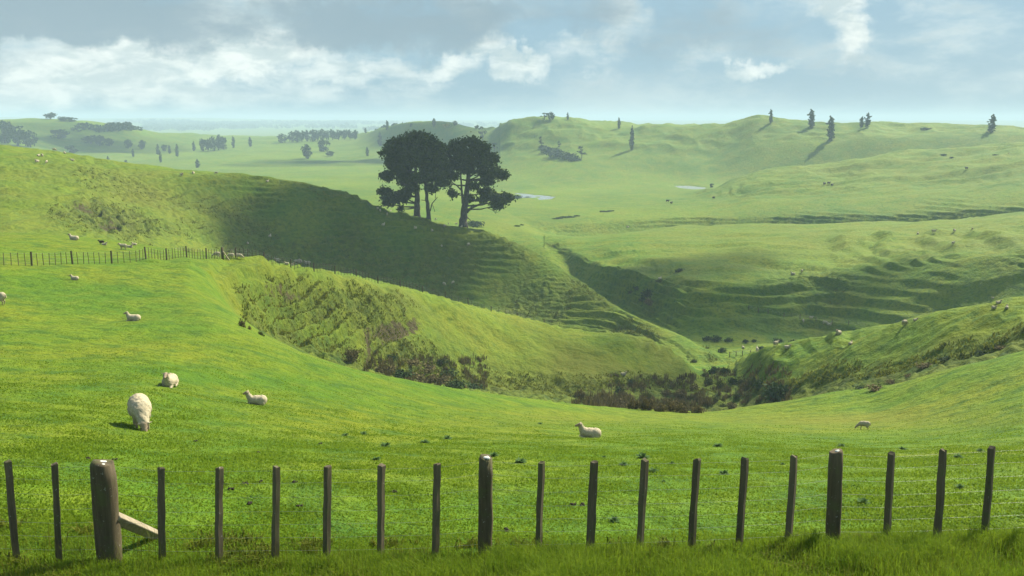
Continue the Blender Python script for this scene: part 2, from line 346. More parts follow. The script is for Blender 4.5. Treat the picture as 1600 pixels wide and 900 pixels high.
dry = .25 * band(11, 12, .3) * (PX < 420) + .9 * bump2(230, 320, 70, 45) + .5 * bump2(20, 345, 80, 22) + .75 * bump2(900, 655, 180, 14) + .7 * bump2(1350, 655, 230, 18) + .95 * band(9, 10, .3) * win(PX, 640, 1100, 80) + .5 * band(9, 10, .3) * win(PX, 330, 640, 60) + .5 * band(11, 12, .3) * win(PX, 700, 1050, 60) + .3 * band(15, 16.5, .4) * (PX > 1000) + .5 * bump2(800, 345, 70, 22) + .35 * bump2(1400, 270, 180, 14)
dry = np.clip(dry * (.7 + .9 * patchy), 0, .9)
# relief: undulations, sheep tracks along the contours, tussocks
far = np.clip(GD / 120, 0, 1)
dz = fbm(GX / 45, GY / 45, 3, 11) * .9 * sstep(GD, 60, 400) + fbm(GX / 16, GY / 16, 3, 21) * .35 * far * (GD > 14)
dz *= 1 - .5 * sstep(GD, 400, 900)
dz += fbm(GX / 5, GY / 5, 3, 31) * .12 * sstep(GD, 12, 30)
dz += fbm(GX / 1.2, GY / 1.2, 3, 41) * .035 * sstep(GD, 9, 16) * (GD < 200)
cont = (GZ + dz * 2 + 1.3 * fbm(GX / 30, GY / 30, 3, 51)) / 1.5
tri = np.abs((cont % 1) - .35); tr = np.where((cont % 1) < .35, (cont % 1) / .35, 1 - ((cont % 1) - .35) / .65)
brk = sstep(fbm(GX / 22, GY / 22, 3, 61), -.35, .35)
steep = sstep(SL, .10, .26) * (GD > 90) * (GD < 600)
spur = band(11, 12, .15) * fbm(GX / 26, GY / 26, 4, 131) * 1.6
dz += spur
# big slumped steps on the steep lower part of the right hand slope, and smaller ones on the knoll
AA = np.repeat(AZ[None], NR, 0) + 0 * GD
c2 = (GZ + 1.8 * fbm(AA * 260 / 55, GD / 16, 4, 141)) / 2.4; f2 = c2 % 1; st2 = np.where(f2 < .3, f2 / .3, 1 - (f2 - .3) / .7)
dz += band(14.2, 15.7, .35) * (PX > 900) * sstep(fbm(AA * 260 / 38, GD / 22, 3, 151), -.4, .3) * (1.7 + .9 * fbm(AA * 260 / 60, GD / 40, 2, 152)) * (st2 - .5)
c3 = (GZ + .5 * fbm(GX / 20, GY / 20, 3, 161)) / .85; f3 = c3 % 1; st3 = np.where(f3 < .28, f3 / .28, 1 - (f3 - .28) / .72)
dz += band(11, 12.2, .3) * (GD > 160) * sstep(fbm(GX / 18, GY / 18, 3, 171), -.4, .2) * .32 * (st3 - .5)
dz += band(9, 10, .3) * (PX > 1150) * (1 - 2 * np.abs(fbm(GX / 9, GY / 9, 4, 175))) * .75
dz += band(18.6, 20.4, .5) * sstep(PX, 1080, 1200) * ((1 - 2 * np.abs(fbm(GX / 45, GY / 30, 4, 181))) * 3.2 + .6 * fbm(GX / 14, GY / 9, 3, 183))
dz += band(15.4, 16.6, .5) * sstep(PX, 950, 1050) * fbm(GX / 30, GY / 22, 4, 185) * 1.5
dz += band(22, 23.8, .4) * (PX > 780) * (1 - 2 * np.abs(fbm(GX / 50, GY / 50, 4, 191))) * 4.0
dz += steep * brk * np.where(rk > 10.9, .75, 1.15) * (tr - .5) * (1 + .6 * sstep(GD, 200, 300))
dz += rough * (np.abs(fbm(GX / 2.6, GY / 2.6, 4, 71)) * 1.3 - .35) * np.clip(GD / 110, .6, 2.2)
dz += band(9, 10, .3) * win(PX, 345, 1700, 25) * fbm(GX / 7, GY / 7, 3, 81) * .8
dz += band(14, 15.6, .3) * (PX > 850) * (1 - 2 * np.abs(fbm(np.repeat(AZ[None], NR, 0) * 280 / 42, GD / 13, 4, 91))) * .9
dz += band(22, 23.6, .4) * fbm(GX / 90, GY / 60, 4, 101) * 5
dz += band(20.5, 22, .4) * fbm(GX / 60, GY / 60, 3, 111) * 1.5
dz += -1.6 * soil * band(9, 12) 
dz *= sstep(GD, 6, 11) * .9 + .1
GZ = GZ + dz
# river flats
def world_px(px, py, d): r = ray(px, py); h = math.hypot(r.x, r.y); return r.x / h * d, r.y / h * d
WATER = []
for px, py, d, rx, ry in ((830, 306.5, 0, 17, 26), (1078, 293, 0, 14, 22)):
    r = ray(px, py); zz = -52.2 if px < 1000 else -52.6
    s = zz / r.z; x, y = r.x * s, r.y * s
    WATER.append((x, y, rx, ry, zz))
    g = np.exp(-(((GX - x) / (rx * 2.6)) ** 2 + ((GY - y) / (ry * 2.6)) ** 2) * 1.0)
    GZ = GZ * (1 - g) + (zz + .5) * g
    e = ((GX - x) / rx) ** 2 + ((GY - y) / ry) ** 2 + 1.0 * fbm(GX / 12, GY / 18, 3, 7)
    GZ -= 1.0 * (1 - sstep(e, .55, 1.1))
    # the bank between the flats and the viewer stays below the line of sight
    lim = (zz + .2) * np.hypot(GX, GY) / math.hypot(x, y)
    wt = 1 - sstep(np.abs(np.arctan2(GX, GY) - math.atan2(x, y)) * math.hypot(x, y) / rx, .9, 2.2); wt = wt * sstep(GD, 500, 580) * (GD < math.hypot(x, y) - ry)
    GZ = GZ - wt * np.maximum(GZ - (lim - .8), 0)

def col_of(az):
    i = np.searchsorted(AZ, az) - 1; i = int(np.clip(i, 0, NA - 2)); t = (az - AZ[i]) / (AZ[i+1] - AZ[i]); return i, t
def ground_z(x, y):
    az = math.atan2(x, y); d = math.hypot(x, y); i, t = col_of(az)
    D = GD[:, i] * (1 - t) + GD[:, i+1] * t; Z = GZ[:, i] * (1 - t) + GZ[:, i+1] * t
    return float(np.interp(d, D, Z))
def at(px, py, dmin=6., dmax=1e9):
    """the ground point seen at that pixel (or the crest under it)"""
    r = ray(px, py); az = math.atan2(r.x, r.y); tt = r.z / math.hypot(r.x, r.y); i, t = col_of(az)
    D = GD[:, i] * (1 - t) + GD[:, i+1] * t; Z = GZ[:, i] * (1 - t) + GZ[:, i+1] * t
    T = Z / D; ok = (D > dmin) & (D < dmax); idx = np.nonzero(ok & (T >= tt))[0]
    if len(idx) == 0 or idx[0] == 0:
        j = int(np.argmax(np.where(ok, T, -9))); d = D[j]
    else:
        j = idx[0]; a, b = T[j-1], T[j]
        u = (tt - a) / (b - a) if b != a and a < tt else 1.0
        d = D[j-1] + (D[j] - D[j-1]) * u
    x, y = d * math.sin(az), d * math.cos(az)
    return Vector((x, y, ground_z(x, y)))
def px_m(p):  # photo pixels per metre at a point
    return F / (p.y * math.cos(PITCH) - p.z * math.sin(PITCH))

def build_ground():
    V = np.stack([GX, GY, GZ], -1).reshape(-1, 3)
    V = np.vstack([V, [[0, 0, -2.6]]])
    r, c = np.meshgrid(np.arange(NR - 1), np.arange(NA), indexing='ij'); c2 = (c + 1) % NA
    Q = np.stack([r * NA + c, r * NA + c2, (r + 1) * NA + c2, (r + 1) * NA + c], -1).reshape(-1, 4)[:, ::-1]
    cc = np.arange(NA); T = np.stack([np.full(NA, len(V) - 1), (cc + 1) % NA, cc], -1)
    o = mesh_np('ground', V, [Q, T], MAT['ground'], smooth=True)
    for n, a in (('rough', rough), ('soil', soil), ('dry', dry)): attr(o, n, np.append(a.ravel(), 0))
    tag(o, kind='structure')
build_ground()

def build_water():
    m = M_('river_water', .22, .6); m.color((.24, .28, .30)); m.b.inputs['Metallic'].default_value = .0
    n = m.noise(1.5, 3, .5); m.normal(m.bump(n, .15, .05))
    for k, (x, y, rx, ry, zz) in enumerate(WATER):
        a = np.linspace(0, 2 * math.pi, 48, endpoint=False); rr = 1.15
        V = np.stack([x + rx * rr * np.cos(a), y + ry * rr * np.sin(a), np.full(48, zz - .02 * k)], -1)
        V = np.vstack([V, [[x, y, zz - .02 * k]]]); i = np.arange(48)
        o = mesh_np('river', V, np.stack([i, (i + 1) % 48, np.full(48, 48)], -1), m.m); tag(o, kind='structure')
build_water()

def build_haze():
    bm = bmesh.new(); bmesh.ops.create_cube(bm, size=1.0)
    me = bpy.data.meshes.new('haze'); bm.to_mesh(me); bm.free(); o = bpy.data.objects.new('haze', me); COL.objects.link(o)
    zmin, zmax = float(GZ.min()) - 1.5, 42.0
    o.scale = (26000, 26000, zmax - zmin); o.location = (0, 0, (zmin + zmax) / 2)
    mt = bpy.data.materials.new('haze'); mt.use_nodes = True; N = mt.node_tree.nodes; N.clear()
    v = N.new('ShaderNodeVolumePrincipled'); v.inputs['Color'].default_value = (.60, .77, .93, 1); v.inputs['Density'].default_value = HAZE; v.inputs['Anisotropy'].default_value = .0
    out = N.new('ShaderNodeOutputMaterial'); mt.node_tree.links.new(v.outputs[0], out.inputs['Volume'])
    me.materials.append(mt); tag(o, kind='stuff')
    o['label'] = 'pale blue haze over the far hills'
HAZE = .00029
build_haze()

# ------------------------------------------------------------------ broken cloud high over the valley (casts the moving patches of shade)
def build_clouds():
    mt = bpy.data.materials.new('cloud'); mt.use_nodes = True; N = mt.node_tree.nodes; N.clear()
    v = N.new('ShaderNodeVolumePrincipled'); v.inputs['Color'].default_value = (.97, .98, 1.0, 1); v.inputs['Density'].default_value = .045
    out = N.new('ShaderNodeOutputMaterial'); mt.node_tree.links.new(v.outputs[0], out.inputs['Volume'])
    H = 700.0
    spec = [  # shaded place (photo column, row, distance hint), half length, half width, turn, thickness
        (560, 362, 36, 24, 12, 1.1), (470, 338, 40, 24, -15, .35), (500, 350, 24, 18, -15, .4), (620, 420, 22, 14, -35, .8), (1040, 590, 22, 12, 0, .5),
        (990, 480, 44, 22, 10, .7), (1200, 510, 44, 14, 4, .5),
        (130, 215, 200, 110, 0, .4), (760, 430, 26, 10, -35, .5), (700, 205, 100, 60, 0, .3), (520, 255, 120, 60, 0, .35)]
    k = H / sdir.z
    bm = bmesh.new()
    for px, py, a, b, turn, th in spec:
        p = at(px, py); rnd = random.Random(px * 7 + py)
        c = p + sdir * k
        for n in range(7):
            u, w = (rnd.uniform(-.6, .6), rnd.uniform(-.6, .6)) if n else (0, 0)
            f = rnd.uniform(.35, .6) if n else .8
            M = Matrix.Translation(c) @ Matrix.Rotation(R(turn), 4, 'Z') @ Matrix.Translation((u * a, w * b, rnd.uniform(-4, 8))) @ Matrix.Diagonal((a * f, b * f * 1.15, 24 * th * (f + .1), 1))
            bmesh.ops.create_icosphere(bm, subdivisions=3, radius=1, matrix=M)
    me = bpy.data.meshes.new('cloud'); bm.to_mesh(me); bm.free(); me.materials.append(mt)
    o = bpy.data.objects.new('cloud', me); COL.objects.link(o); tag(o, kind='stuff'); o['label'] = 'broken cloud drifting high over the valley'
build_clouds()

# ------------------------------------------------------------------ mesh makers
def tube_data(path, radii, seg=8, cap=True, twist=0.0):
    P = [Vector(p) for p in path]; V = []; Q = []
    for i, p in enumerate(P):
        t = (P[min(i + 1, len(P) - 1)] - P[max(i - 1, 0)]).normalized()
        a = t.orthogonal().normalized() if i == 0 else (a - t * a.dot(t)).normalized()
        b = t.cross(a)
        for k in range(seg):
            an = 2 * math.pi * k / seg + twist; V.append(p + (a * math.cos(an) + b * math.sin(an)) * radii[i])
    for i in range(len(P) - 1):
        for k in range(seg):
            k2 = (k + 1) % seg; Q.append((i * seg + k, i * seg + k2, (i + 1) * seg + k2, (i + 1) * seg + k))
    T = []
    if cap:
        for base, pt, fl in ((0, P[0], 1), ((len(P) - 1) * seg, P[-1], 0)):
            V.append(pt)
            for k in range(seg):
                k2 = (k + 1) % seg; T.append((len(V) - 1, base + k2, base + k) if fl else (len(V) - 1, base + k, base + k2))
    return np.array([tuple(v) for v in V]), np.array(Q), np.array(T).reshape(-1, 3)
def merge(parts):
    V, Q, T, n = [], [], [], 0
    for v, q, t in parts:
        V.append(v); Q.append(q + n); T.append(t + n); n += len(v)
    return np.vstack(V), [np.vstack(Q).astype(int), np.vstack(T).astype(int)]
def tubes(name, lst, mat, parent=None, seg=8, smooth=True, local=None):
    V, Fc = merge([tube_data(p, r, seg) for p, r in lst])
    if local is not None: V = V - np.array(local)
    return mesh_np(name, V, Fc, mat, parent, smooth)
def leaf_quads(P, size, rg, aspect=1.0, up=0.0):
    """small leaf-clump faces at random turns around points P; size per point"""
    n = len(P); d = rg.normal(size=(n, 3)); d[:, 2] *= 1 - up * .5; d /= np.linalg.norm(d, axis=1)[:, None]
    e = rg.normal(size=(n, 3)); e -= (e * d).sum(1)[:, None] * d; e /= np.linalg.norm(e, axis=1)[:, None]
    s = (size * (.6 + .8 * rg.random(n)))[:, None]
    a, b = d * s * .5 * aspect, e * s * .5
    V = np.stack([P - a - b * .6, P + a * .2 - b, P + a + b * .5, P - a * .3 + b], 1).reshape(-1, 3)
    return V, np.arange(n * 4).reshape(-1, 4)
def foliage_points(clumps, dens, rg, sub=1.0):
    """clumps: (centre, radii); leaves gather in lumps on and in every clump"""
    out = []
    for c, r in clumps:
        c = np.array(c, float); r = np.array(r, float)
        ns = max(4, int(14 * sub)); u = rg.normal(size=(ns, 3)); u /= np.linalg.norm(u, axis=1)[:, None]
        sc = c + u * r * (.45 + .5 * rg.random((ns, 1)))
        vol = r[0] * r[1] * r[2]; n = max(6, int(dens * vol ** (2 / 3) / ns * 14 / 14))
        for s in sc:
            g = rg.normal(size=(n, 3)); g /= np.maximum(np.linalg.norm(g, axis=1), .01)[:, None]; g *= rg.random((n, 1)) ** .4
            out.append(s + g * r * (.26 + .14 * rg.random()))
    return np.vstack(out)

# ------------------------------------------------------------------ more materials
MAT['pine'] = leaf_mat('pine_needles', (.018, .038, .010), (.085, .115, .030), .25, .35, False)
MAT['far_leaf'] = leaf_mat('dark_foliage', (.018, .040, .014), (.045, .080, .024), .15, .4, False)
MAT['poplar'] = leaf_mat('poplar_leaves', (.028, .058, .020), (.065, .100, .034), .2, .3, False)
MAT['gorse'] = leaf_mat('yellow_blossom', (.30, .26, .03), (.45, .38, .04), .2, .4, False)
MAT['shrub'] = leaf_mat('shrub_leaves', (.038, .056, .014), (.120, .140, .036), .2, .5, False)
MAT['shrub_brown'] = leaf_mat('brown_shrub_leaves', (.060, .052, .020), (.170, .140, .055), .2, .5, False)
MAT['rush'] = leaf_mat('tussock_blades', (.050, .078, .008), (.19, .20, .022), .35, .10, False)
MAT['blade'] = leaf_mat('grass_blades', (.085, .165, .008), (.205, .285, .018), .5, 1.6, False)
MAT['thistle'] = leaf_mat('thistle_leaves', (.035, .085, .018), (.095, .165, .040), .2, 3, False)
def bark_mat():
    m = M_('bark', .9, .1); n = m.noise(1.4, 5, .7, stretch=(3, 3, .6)); m.color(m.mix(m.ramp(n, .35, .7), (.035, .030, .026), (.15, .135, .12))); m.normal(m.bump(n, .8, .2)); return m.m
MAT['bark'] = bark_mat()
def post_mat(name, a, b, moss):
    m = M_(name, .88, .15); g = m.noise(14, 6, .7, stretch=(1, 1, .09)); n = m.noise(5, 5, .65)
    c = m.mix(m.ramp(g, .3, .7), a, b); c = m.mix(m.ramp(n, .50, .66, 0, .8), c, moss)
    oi = m.N.new('ShaderNodeObjectInfo'); c = m.mix(m.ramp(oi.outputs['Random'], 0, 1, 0, .22), c, tuple(min(1, x * 1.9) for x in b)); sp = m.noise(26, 3, .6); c = m.mix(m.ramp(sp, .66, .72, 0, .75), c, (.30, .31, .24))
    m.color(c); m.normal(m.bump(m.math('ADD', g, m.math('MULTIPLY', n, .4)), .8, .012)); return m.m
MAT['post'] = post_mat('weathered_post', (.036, .029, .016), (.118, .094, .055), (.070, .082, .026))
MAT['batten'] = post_mat('weathered_batten', (.050, .041, .025), (.142, .116, .072), (.085, .098, .034))
MAT['brace'] = post_mat('pale_brace_timber', (.16, .13, .085), (.34, .29, .20), (.14, .14, .07))
def plain(name, c, rough=.6, metal=0., sc=20, var=.25):
    m = M_(name, rough); n = m.noise(sc, 4, .6); k = tuple(x * (1 - var) for x in c); m.color(m.mix(n, k, tuple(min(1, x * (1 + var)) for x in c))); m.b.inputs['Metallic'].default_value = metal; return m.m
MAT['wire'] = plain('galvanised_wire', (.32, .32, .30), .45, .8)
MAT['lichen'] = plain('pale_lichen', (.62, .62, .55), .9)
MAT['dung'] = plain('dung', (.030, .024, .016), .8, 0, 30, .4)
MAT['eye'] = plain('eye', (.012, .010, .009), .2)
MAT['cattle'] = plain('black_hide', (.022, .018, .016), .6)
MAT['white_paint'] = plain('white_paint', (.75, .75, .72), .7)
MAT['roof'] = plain('grey_roof', (.18, .18, .19), .6)
MAT['glass'] = plain('dark_glass', (.03, .035, .04), .15)
def wool_mat(name, a, b, skin):
    m = M_(name, .95, .08); n = m.noise(16, 5, .7, obj=True); n2 = m.noise(4, 3, .6, obj=True)
    c = m.mix(m.ramp(n, .35, .65), a, b); c = m.mix(m.ramp(n2, .5, .75, 0, .4), c, tuple(x * .72 for x in a))
    c = m.mix(m.attr('bare'), c, skin); m.color(c); m.normal(m.bump(n, .6, .03)); return m.m
MAT['wool'] = wool_mat('cream_wool', (.34, .285, .18), (.50, .44, .30), (.33, .25, .17))
MAT['wool_dark'] = wool_mat('dark_wool', (.030, .024, .020), (.060, .050, .042), (.025, .02, .018))

# ------------------------------------------------------------------ sheep
def body_mesh(name, prims, voxel, bare, mat, noise=.012):
    bm = bmesh.new()
    for p in prims:
        if p[0] == 'e':
            _, c, r = p[:3]; M = Matrix.Translation(c) @ (Matrix.Rotation(p[3], 4, 'Y') if len(p) > 3 else Matrix()) @ Matrix.Diagonal((*r, 1))
            bmesh.ops.create_icosphere(bm, subdivisions=3, radius=1, matrix=M)
        else:
            _, a, b, ra, rb = p; a, b = Vector(a), Vector(b)
            for i in range(9):
                t = i / 8; bmesh.ops.create_icosphere(bm, subdivisions=2, radius=ra + (rb - ra) * t, matrix=Matrix.Translation(a.lerp(b, t)))
    me = bpy.data.meshes.new(name); bm.to_mesh(me); bm.free()
    tmp = bpy.data.objects.new('tmp', me); COL.objects.link(tmp)
    r = tmp.modifiers.new('r', 'REMESH'); r.mode = 'VOXEL'; r.voxel_size = voxel
    s = tmp.modifiers.new('s', 'SMOOTH'); s.iterations = 3; s.factor = .6
    dg = bpy.context.evaluated_depsgraph_get(); ev = tmp.evaluated_get(dg); out = bpy.data.meshes.new_from_object(ev)
    bpy.data.objects.remove(tmp); bpy.data.meshes.remove(me); out.name = name
    n = len(out.vertices); co = np.empty(n * 3, np.float32); out.vertices.foreach_get('co', co); co = co.reshape(-1, 3)
    no = np.empty(n * 3, np.float32); out.vertices.foreach_get('normal', no); no = no.reshape(-1, 3)
    bw = np.zeros(n)
    for a, b, rad in bare:
        a, b = np.array(a), np.array(b); t = np.clip(((co - a) @ (b - a)) / ((b - a) @ (b - a)), 0, 1); d = np.linalg.norm(co - a - t[:, None] * (b - a), axis=1); bw = np.maximum(bw, 1 - sstep(d, rad * .85, rad * 1.3))
    w = fbm(co[:, 0] * 16 + co[:, 2] * 9, co[:, 1] * 16 + co[:, 2] * 13, 3, 3)
    co = co + no * (w * noise * (1 - bw))[:, None]
    out.vertices.foreach_set('co', co.ravel().astype(np.float32))
    a = out.attributes.new('bare', 'FLOAT', 'POINT'); a.data.foreach_set('value', bw.astype(np.float32))
    out.polygons.foreach_set('use_smooth', np.ones(len(out.polygons), bool)); out.materials.append(mat); return out
def legs(up=.45):
    L = []
    for s in (-1, 1):
        L += [('c', (.30, s * .12, up), (.29, s * .12, .27), .085, .045), ('c', (.29, s * .12, .27), (.31, s * .12, .04), .040, .034),
              ('c', (-.30, s * .12, .5), (-.23, s * .13, .40), .14, .10), ('c', (-.23, s * .13, .40), (-.38, s * .12, .26), .085, .042), ('c', (-.38, s * .12, .26), (-.34, s * .12, .04), .038, .034)]
    return L
LEGB = [((.30, s * .12, .02), (.30, s * .12, .27), .06) for s in (-1, 1)] + [((-.34, s * .12, .02), (-.38, s * .12, .26), .06) for s in (-1, 1)]
def head(c, d, ear_up=.02, sc=1.0):
    """c: poll, d: muzzle point"""
    c, d = Vector(c), Vector(d); f = (d - c).normalized(); side = Vector((0, 1, 0)); up = side.cross(f) * -1
    P = [('c', c, c.lerp(d, .55), .098, .075), ('c', c.lerp(d, .5), d, .072, .050)]
    for s in (-1, 1):
        b = c - f * .00 + side * s * .07 + up * .04; P += [('c', b, b + side * s * .12 + up * ear_up - f * .03, .030, .016)]
    return P, [(c.lerp(d, .12), d, .105)]
def mk_sheep(kind):
    P = []
    if kind in ('standing', 'grazing'):
        P += [('e', (0, 0, .64), (.48, .25, .28)), ('e', (.27, 0, .62), (.24, .23, .27)), ('e', (-.30, 0, .65), (.24, .24, .27)), ('c', (-.52, 0, .72), (-.57, 0, .52), .06, .035)] + legs(.45)
        if kind == 'standing': P += [('c', (.36, 0, .70), (.57, 0, .93), .19, .12)]; h, b = head((.58, 0, .97), (.82, 0, .83))
        else: P += [('c', (.36, 0, .62), (.70, 0, .34), .20, .11)]; h, b = head((.71, 0, .34), (.84, 0, .08), .0)
        b = b + LEGB
    elif kind == 'lying':
        P += [('e', (0, 0, .26), (.50, .29, .26)), ('e', (.24, 0, .27), (.26, .25, .27)), ('e', (-.27, 0, .26), (.27, .30, .26)), ('c', (.34, 0, .36), (.45, 0, .60), .19, .12)]
        for s in (-1, 1): P += [('c', (.30, s * .17, .10), (.52, s * .15, .05), .07, .04), ('e', (-.24, s * .2, .16), (.2, .13, .16)), ('c', (-.15, s * .28, .06), (.10, s * .29, .04), .055, .035)]
        h, b = head((.46, 0, .68), (.70, 0, .60))
    else:   # lying with a foreleg stretched out in front
        P += [('e', (0, 0, .25), (.46, .26, .25)), ('e', (-.25, 0, .25), (.24, .27, .25)), ('c', (.30, 0, .33), (.43, 0, .58), .18, .11), ('c', (.30, .13, .10), (.48, .13, .05), .07, .05), ('c', (.34, -.12, .12), (.60, -.13, .05), .06, .035), ('c', (.60, -.13, .05), (.86, -.14, .035), .033, .028)]
        for s in (-1, 1): P += [('e', (-.22, s * .18, .15), (.18, .12, .15))]
        h, b = head((.44, 0, .66), (.64, 0, .60))
    return P + h, b, h
SHEEP = {}
for k in ('standing', 'grazing', 'lying', 'stretched'):
    P, b, h = mk_sheep(k); SHEEP[k] = body_mesh('sheep', P, .020, b, MAT['wool'], .018)
SHEEP['dark'] = SHEEP['standing'].copy(); SHEEP['dark'].materials.clear(); SHEEP['dark'].materials.append(MAT['wool_dark'])
P, b, h = mk_sheep('grazing')
LEN = {'standing': 1.35, 'grazing': 1.35, 'lying': 1.2, 'stretched': 1.34, 'dark': 1.35}
def sheep(px, py, pose, face, label, wpx=None, group=None, scale=1.0, d=None, sink=.02):
    p = at(px, py) if d is None else at(px, py, *d)
    if wpx: scale = 1.0 * wpx / (LEN[pose] * max(.45, abs(math.cos(face))) * px_m(p)); scale = min(max(scale, .52), 1.5)
    o = bpy.data.objects.new('sheep', SHEEP[pose]); COL.objects.link(o); o.location = p - Vector((0, 0, sink)); o.rotation_euler = (0, 0, face); o.scale = (scale,) * 3
    tag(o, label, 'sheep', group); return o
LEFT, RIGHT, FRONT, AWAY = math.pi, 0.0, -math.pi / 2, math.pi / 2
def sheep_eyes(o, kind):
    c, d = {'lying': ((.46, 0, .68), (.70, 0, .60)), 'stretched': ((.44, 0, .66), (.64, 0, .60)), 'grazing': ((.71, 0, .34), (.84, 0, .08))}[kind]
    c, d = Vector(c), Vector(d); f = (d - c).normalized(); up = f.cross(Vector((0, 1, 0)))
    if up.z < 0 and kind != 'grazing': up = -up
    if kind == 'grazing' and up.x < 0: up = -up
    for s in (-1, 1):
        bm = bmesh.new(); bmesh.ops.create_icosphere(bm, subdivisions=2, radius=.017, matrix=Matrix.Translation(c.lerp(d, .42) + Vector((0, s * .074, 0)) + up * .035))
        me = bpy.data.meshes.new('eye'); bm.to_mesh(me); bm.free(); me.materials.append(MAT['eye']); e = bpy.data.objects.new('eye', me); COL.objects.link(e); e.parent = o
near = 'sheep resting and grazing in the home paddock'
def near_sheep(px, py, pose, face, label, wpx=None, scale=1.0, d=None):
    o = sheep(px, py, pose, face, label, wpx, near, scale, d); e = sheep_eyes(o, pose); return o
near_sheep(221, 668, 'grazing', FRONT + .50, 'big woolly sheep grazing head down towards the fence, casting a dark shadow', scale=.92).scale.y = 1.10
near_sheep(265, 603, 'lying', FRONT + .12, 'sheep lying face on to the viewer behind the big grazing sheep', scale=.86)
near_sheep(402, 632, 'stretched', LEFT + .12, 'small sheep lying with one foreleg stretched out to the left', wpx=42)
near_sheep(922, 684, 'lying', LEFT - .1, 'cream sheep lying side on, head up, in the yellowish grass beyond the middle post', wpx=39)
sheep(1350, 671, 'grazing', LEFT - .3, 'lone sheep grazing head down at the right of the home paddock', 18, near)
sheep(209, 501, 'lying', LEFT + .1, 'sheep lying on the open slope halfway up to the far fence', 24, near)
sheep(117, 437, 'lying', LEFT, 'small lamb lying just below the far fence', 14, near)
sheep(-2, 476, 'standing', LEFT, 'sheep standing at the left edge of the photograph, head cut off', 30, near)
g = 'sheep along the long dark fence'
sheep(116, 375, 'lying', LEFT, 'pale sheep lying at the foot of the scarred hillside beyond the fence', None, g)
sheep(159, 382, 'dark', LEFT, 'black sheep behind the left part of the long fence', 9, g)
sheep(163, 383, 'lying', RIGHT, 'white lamb lying right beside the black sheep', 6, g)
sheep(193, 390, 'standing', LEFT, 'sheep standing side on behind the long fence', 14, g)
sheep(203, 387, 'lying', RIGHT, 'sheep lying at the heels of the standing sheep behind the fence', 10, g)
sheep(210, 383, 'lying', LEFT, 'farthest sheep lying behind the fence near the standing sheep', 7, g)
sheep(339, 402, 'grazing', LEFT, 'sheep grazing left of the fence corner post', 13, g)
sheep(361, 404, 'grazing', LEFT, 'sheep grazing right of the fence corner brace', 13, g)
sheep(374, 404, 'grazing', RIGHT, 'sheep grazing a step right of its neighbour by the fence corner', 12, g)
for px, py, w, ps, fc, lb in ((434, 410, 10, 'standing', LEFT, 'leftmost sheep of the flock on the lip of the rough bank'), (448, 413, 8, 'lying', LEFT, 'sheep lying second from the left on the lip of the rough bank'), (456, 415, 8, 'lying', RIGHT, 'sheep lying nearest to the viewer on the lip of the rough bank'),
                          (463, 411, 8, 'standing', RIGHT, 'sheep standing between its lying neighbours on the lip of the rough bank'), (469, 410, 6, 'lying', FRONT, 'smallest sheep of the flock on the lip of the rough bank'), (481, 415, 11, 'standing', LEFT, 'rightmost sheep of the flock on the lip of the rough bank')):
    sheep(px, py, ps, fc, lb, w, g)
def flock(lst, label, group, cat_pose=('lying', 'grazing', 'standing')):
    for i, (px, py) in enumerate(lst):
        sheep(px, py, cat_pose[(i * 7 + int(px)) % 3], (px * 1.7) % 6.28, label, None, group, 1.0 + .15 * math.sin(px))
flock([(85, 236), (101, 240)], 'tiny sheep near the top edge of the bright left hill', 'sheep at the top of the left hill')
flock([(60, 244), (66, 245), (58, 253), (73, 255), (113, 251)], 'tiny white sheep scattered high on the bright left hill', 'sheep high on the left hill')
flock([(284, 276), (302, 271), (338, 272)], 'tiny sheep along the crest left of the shaded hillside', 'sheep along the hill crest')
flock([(590, 328), (594, 331), (610, 330), (605, 338), (599, 352), (649, 357), (675, 361), (681, 344), (695, 355), (701, 351), (713, 350), (721, 355)], 'tiny white sheep in the shade below the tall pines', 'sheep below the pines')
flock([(387, 381), (422, 370), (418, 284)], 'lone tiny sheep on the shaded face of the pine hill', 'sheep on the shaded hillside')
flock([(690, 385), (732, 384)], 'small sheep on the sunlit nose of the pine hill', 'sheep on the nose of the pine hill')
flock([(694, 446), (708, 443)], 'one of two sheep lying on the dark slope above the near spur', 'pair of sheep on the dark slope')
sheep(974, 586, 'lying', RIGHT, 'white sheep lying among the dark shrubs on the end of the near spur', 10)
flock([(1255, 503), (1267, 499), (1289, 507), (1296, 508), (1310, 522)], 'small sheep beside the valley fence on the dark right slope', 'sheep by the valley fence')
for px, py, w in ((1413, 509, 12), (1430, 501, 8), (1329, 538, 7)): sheep(px, py, 'lying' if w < 12 else 'grazing', (px % 5) * .2, 'white sheep on the crest of the right hand knoll', w, 'sheep on the knoll crest')
for px, py, w in ((1551, 466, 6), (1560, 474, 5), (1553, 482, 7), (1573, 482, 7)): sheep(px, py, 'lying', px % 6, 'white lamb at the right end of the knoll crest', None, 'sheep at the right end of the knoll', .58)
flock([(1161, 544), (1183, 550), (1212, 541), (1230, 544)], 'small sheep on the bright green valley floor', 'sheep on the valley floor')
flock([(1434, 366), (1459, 364), (1491, 363), (1519, 359), (1489, 382), (1253, 426), (1239, 429)], 'tiny pale sheep scattered over the broad right hand slope', 'sheep on the broad right slope')
flock([(981, 355), (1031, 436), (1576, 240)], 'tiny lone sheep far off on the slopes right of the pines', 'far off lone sheep')
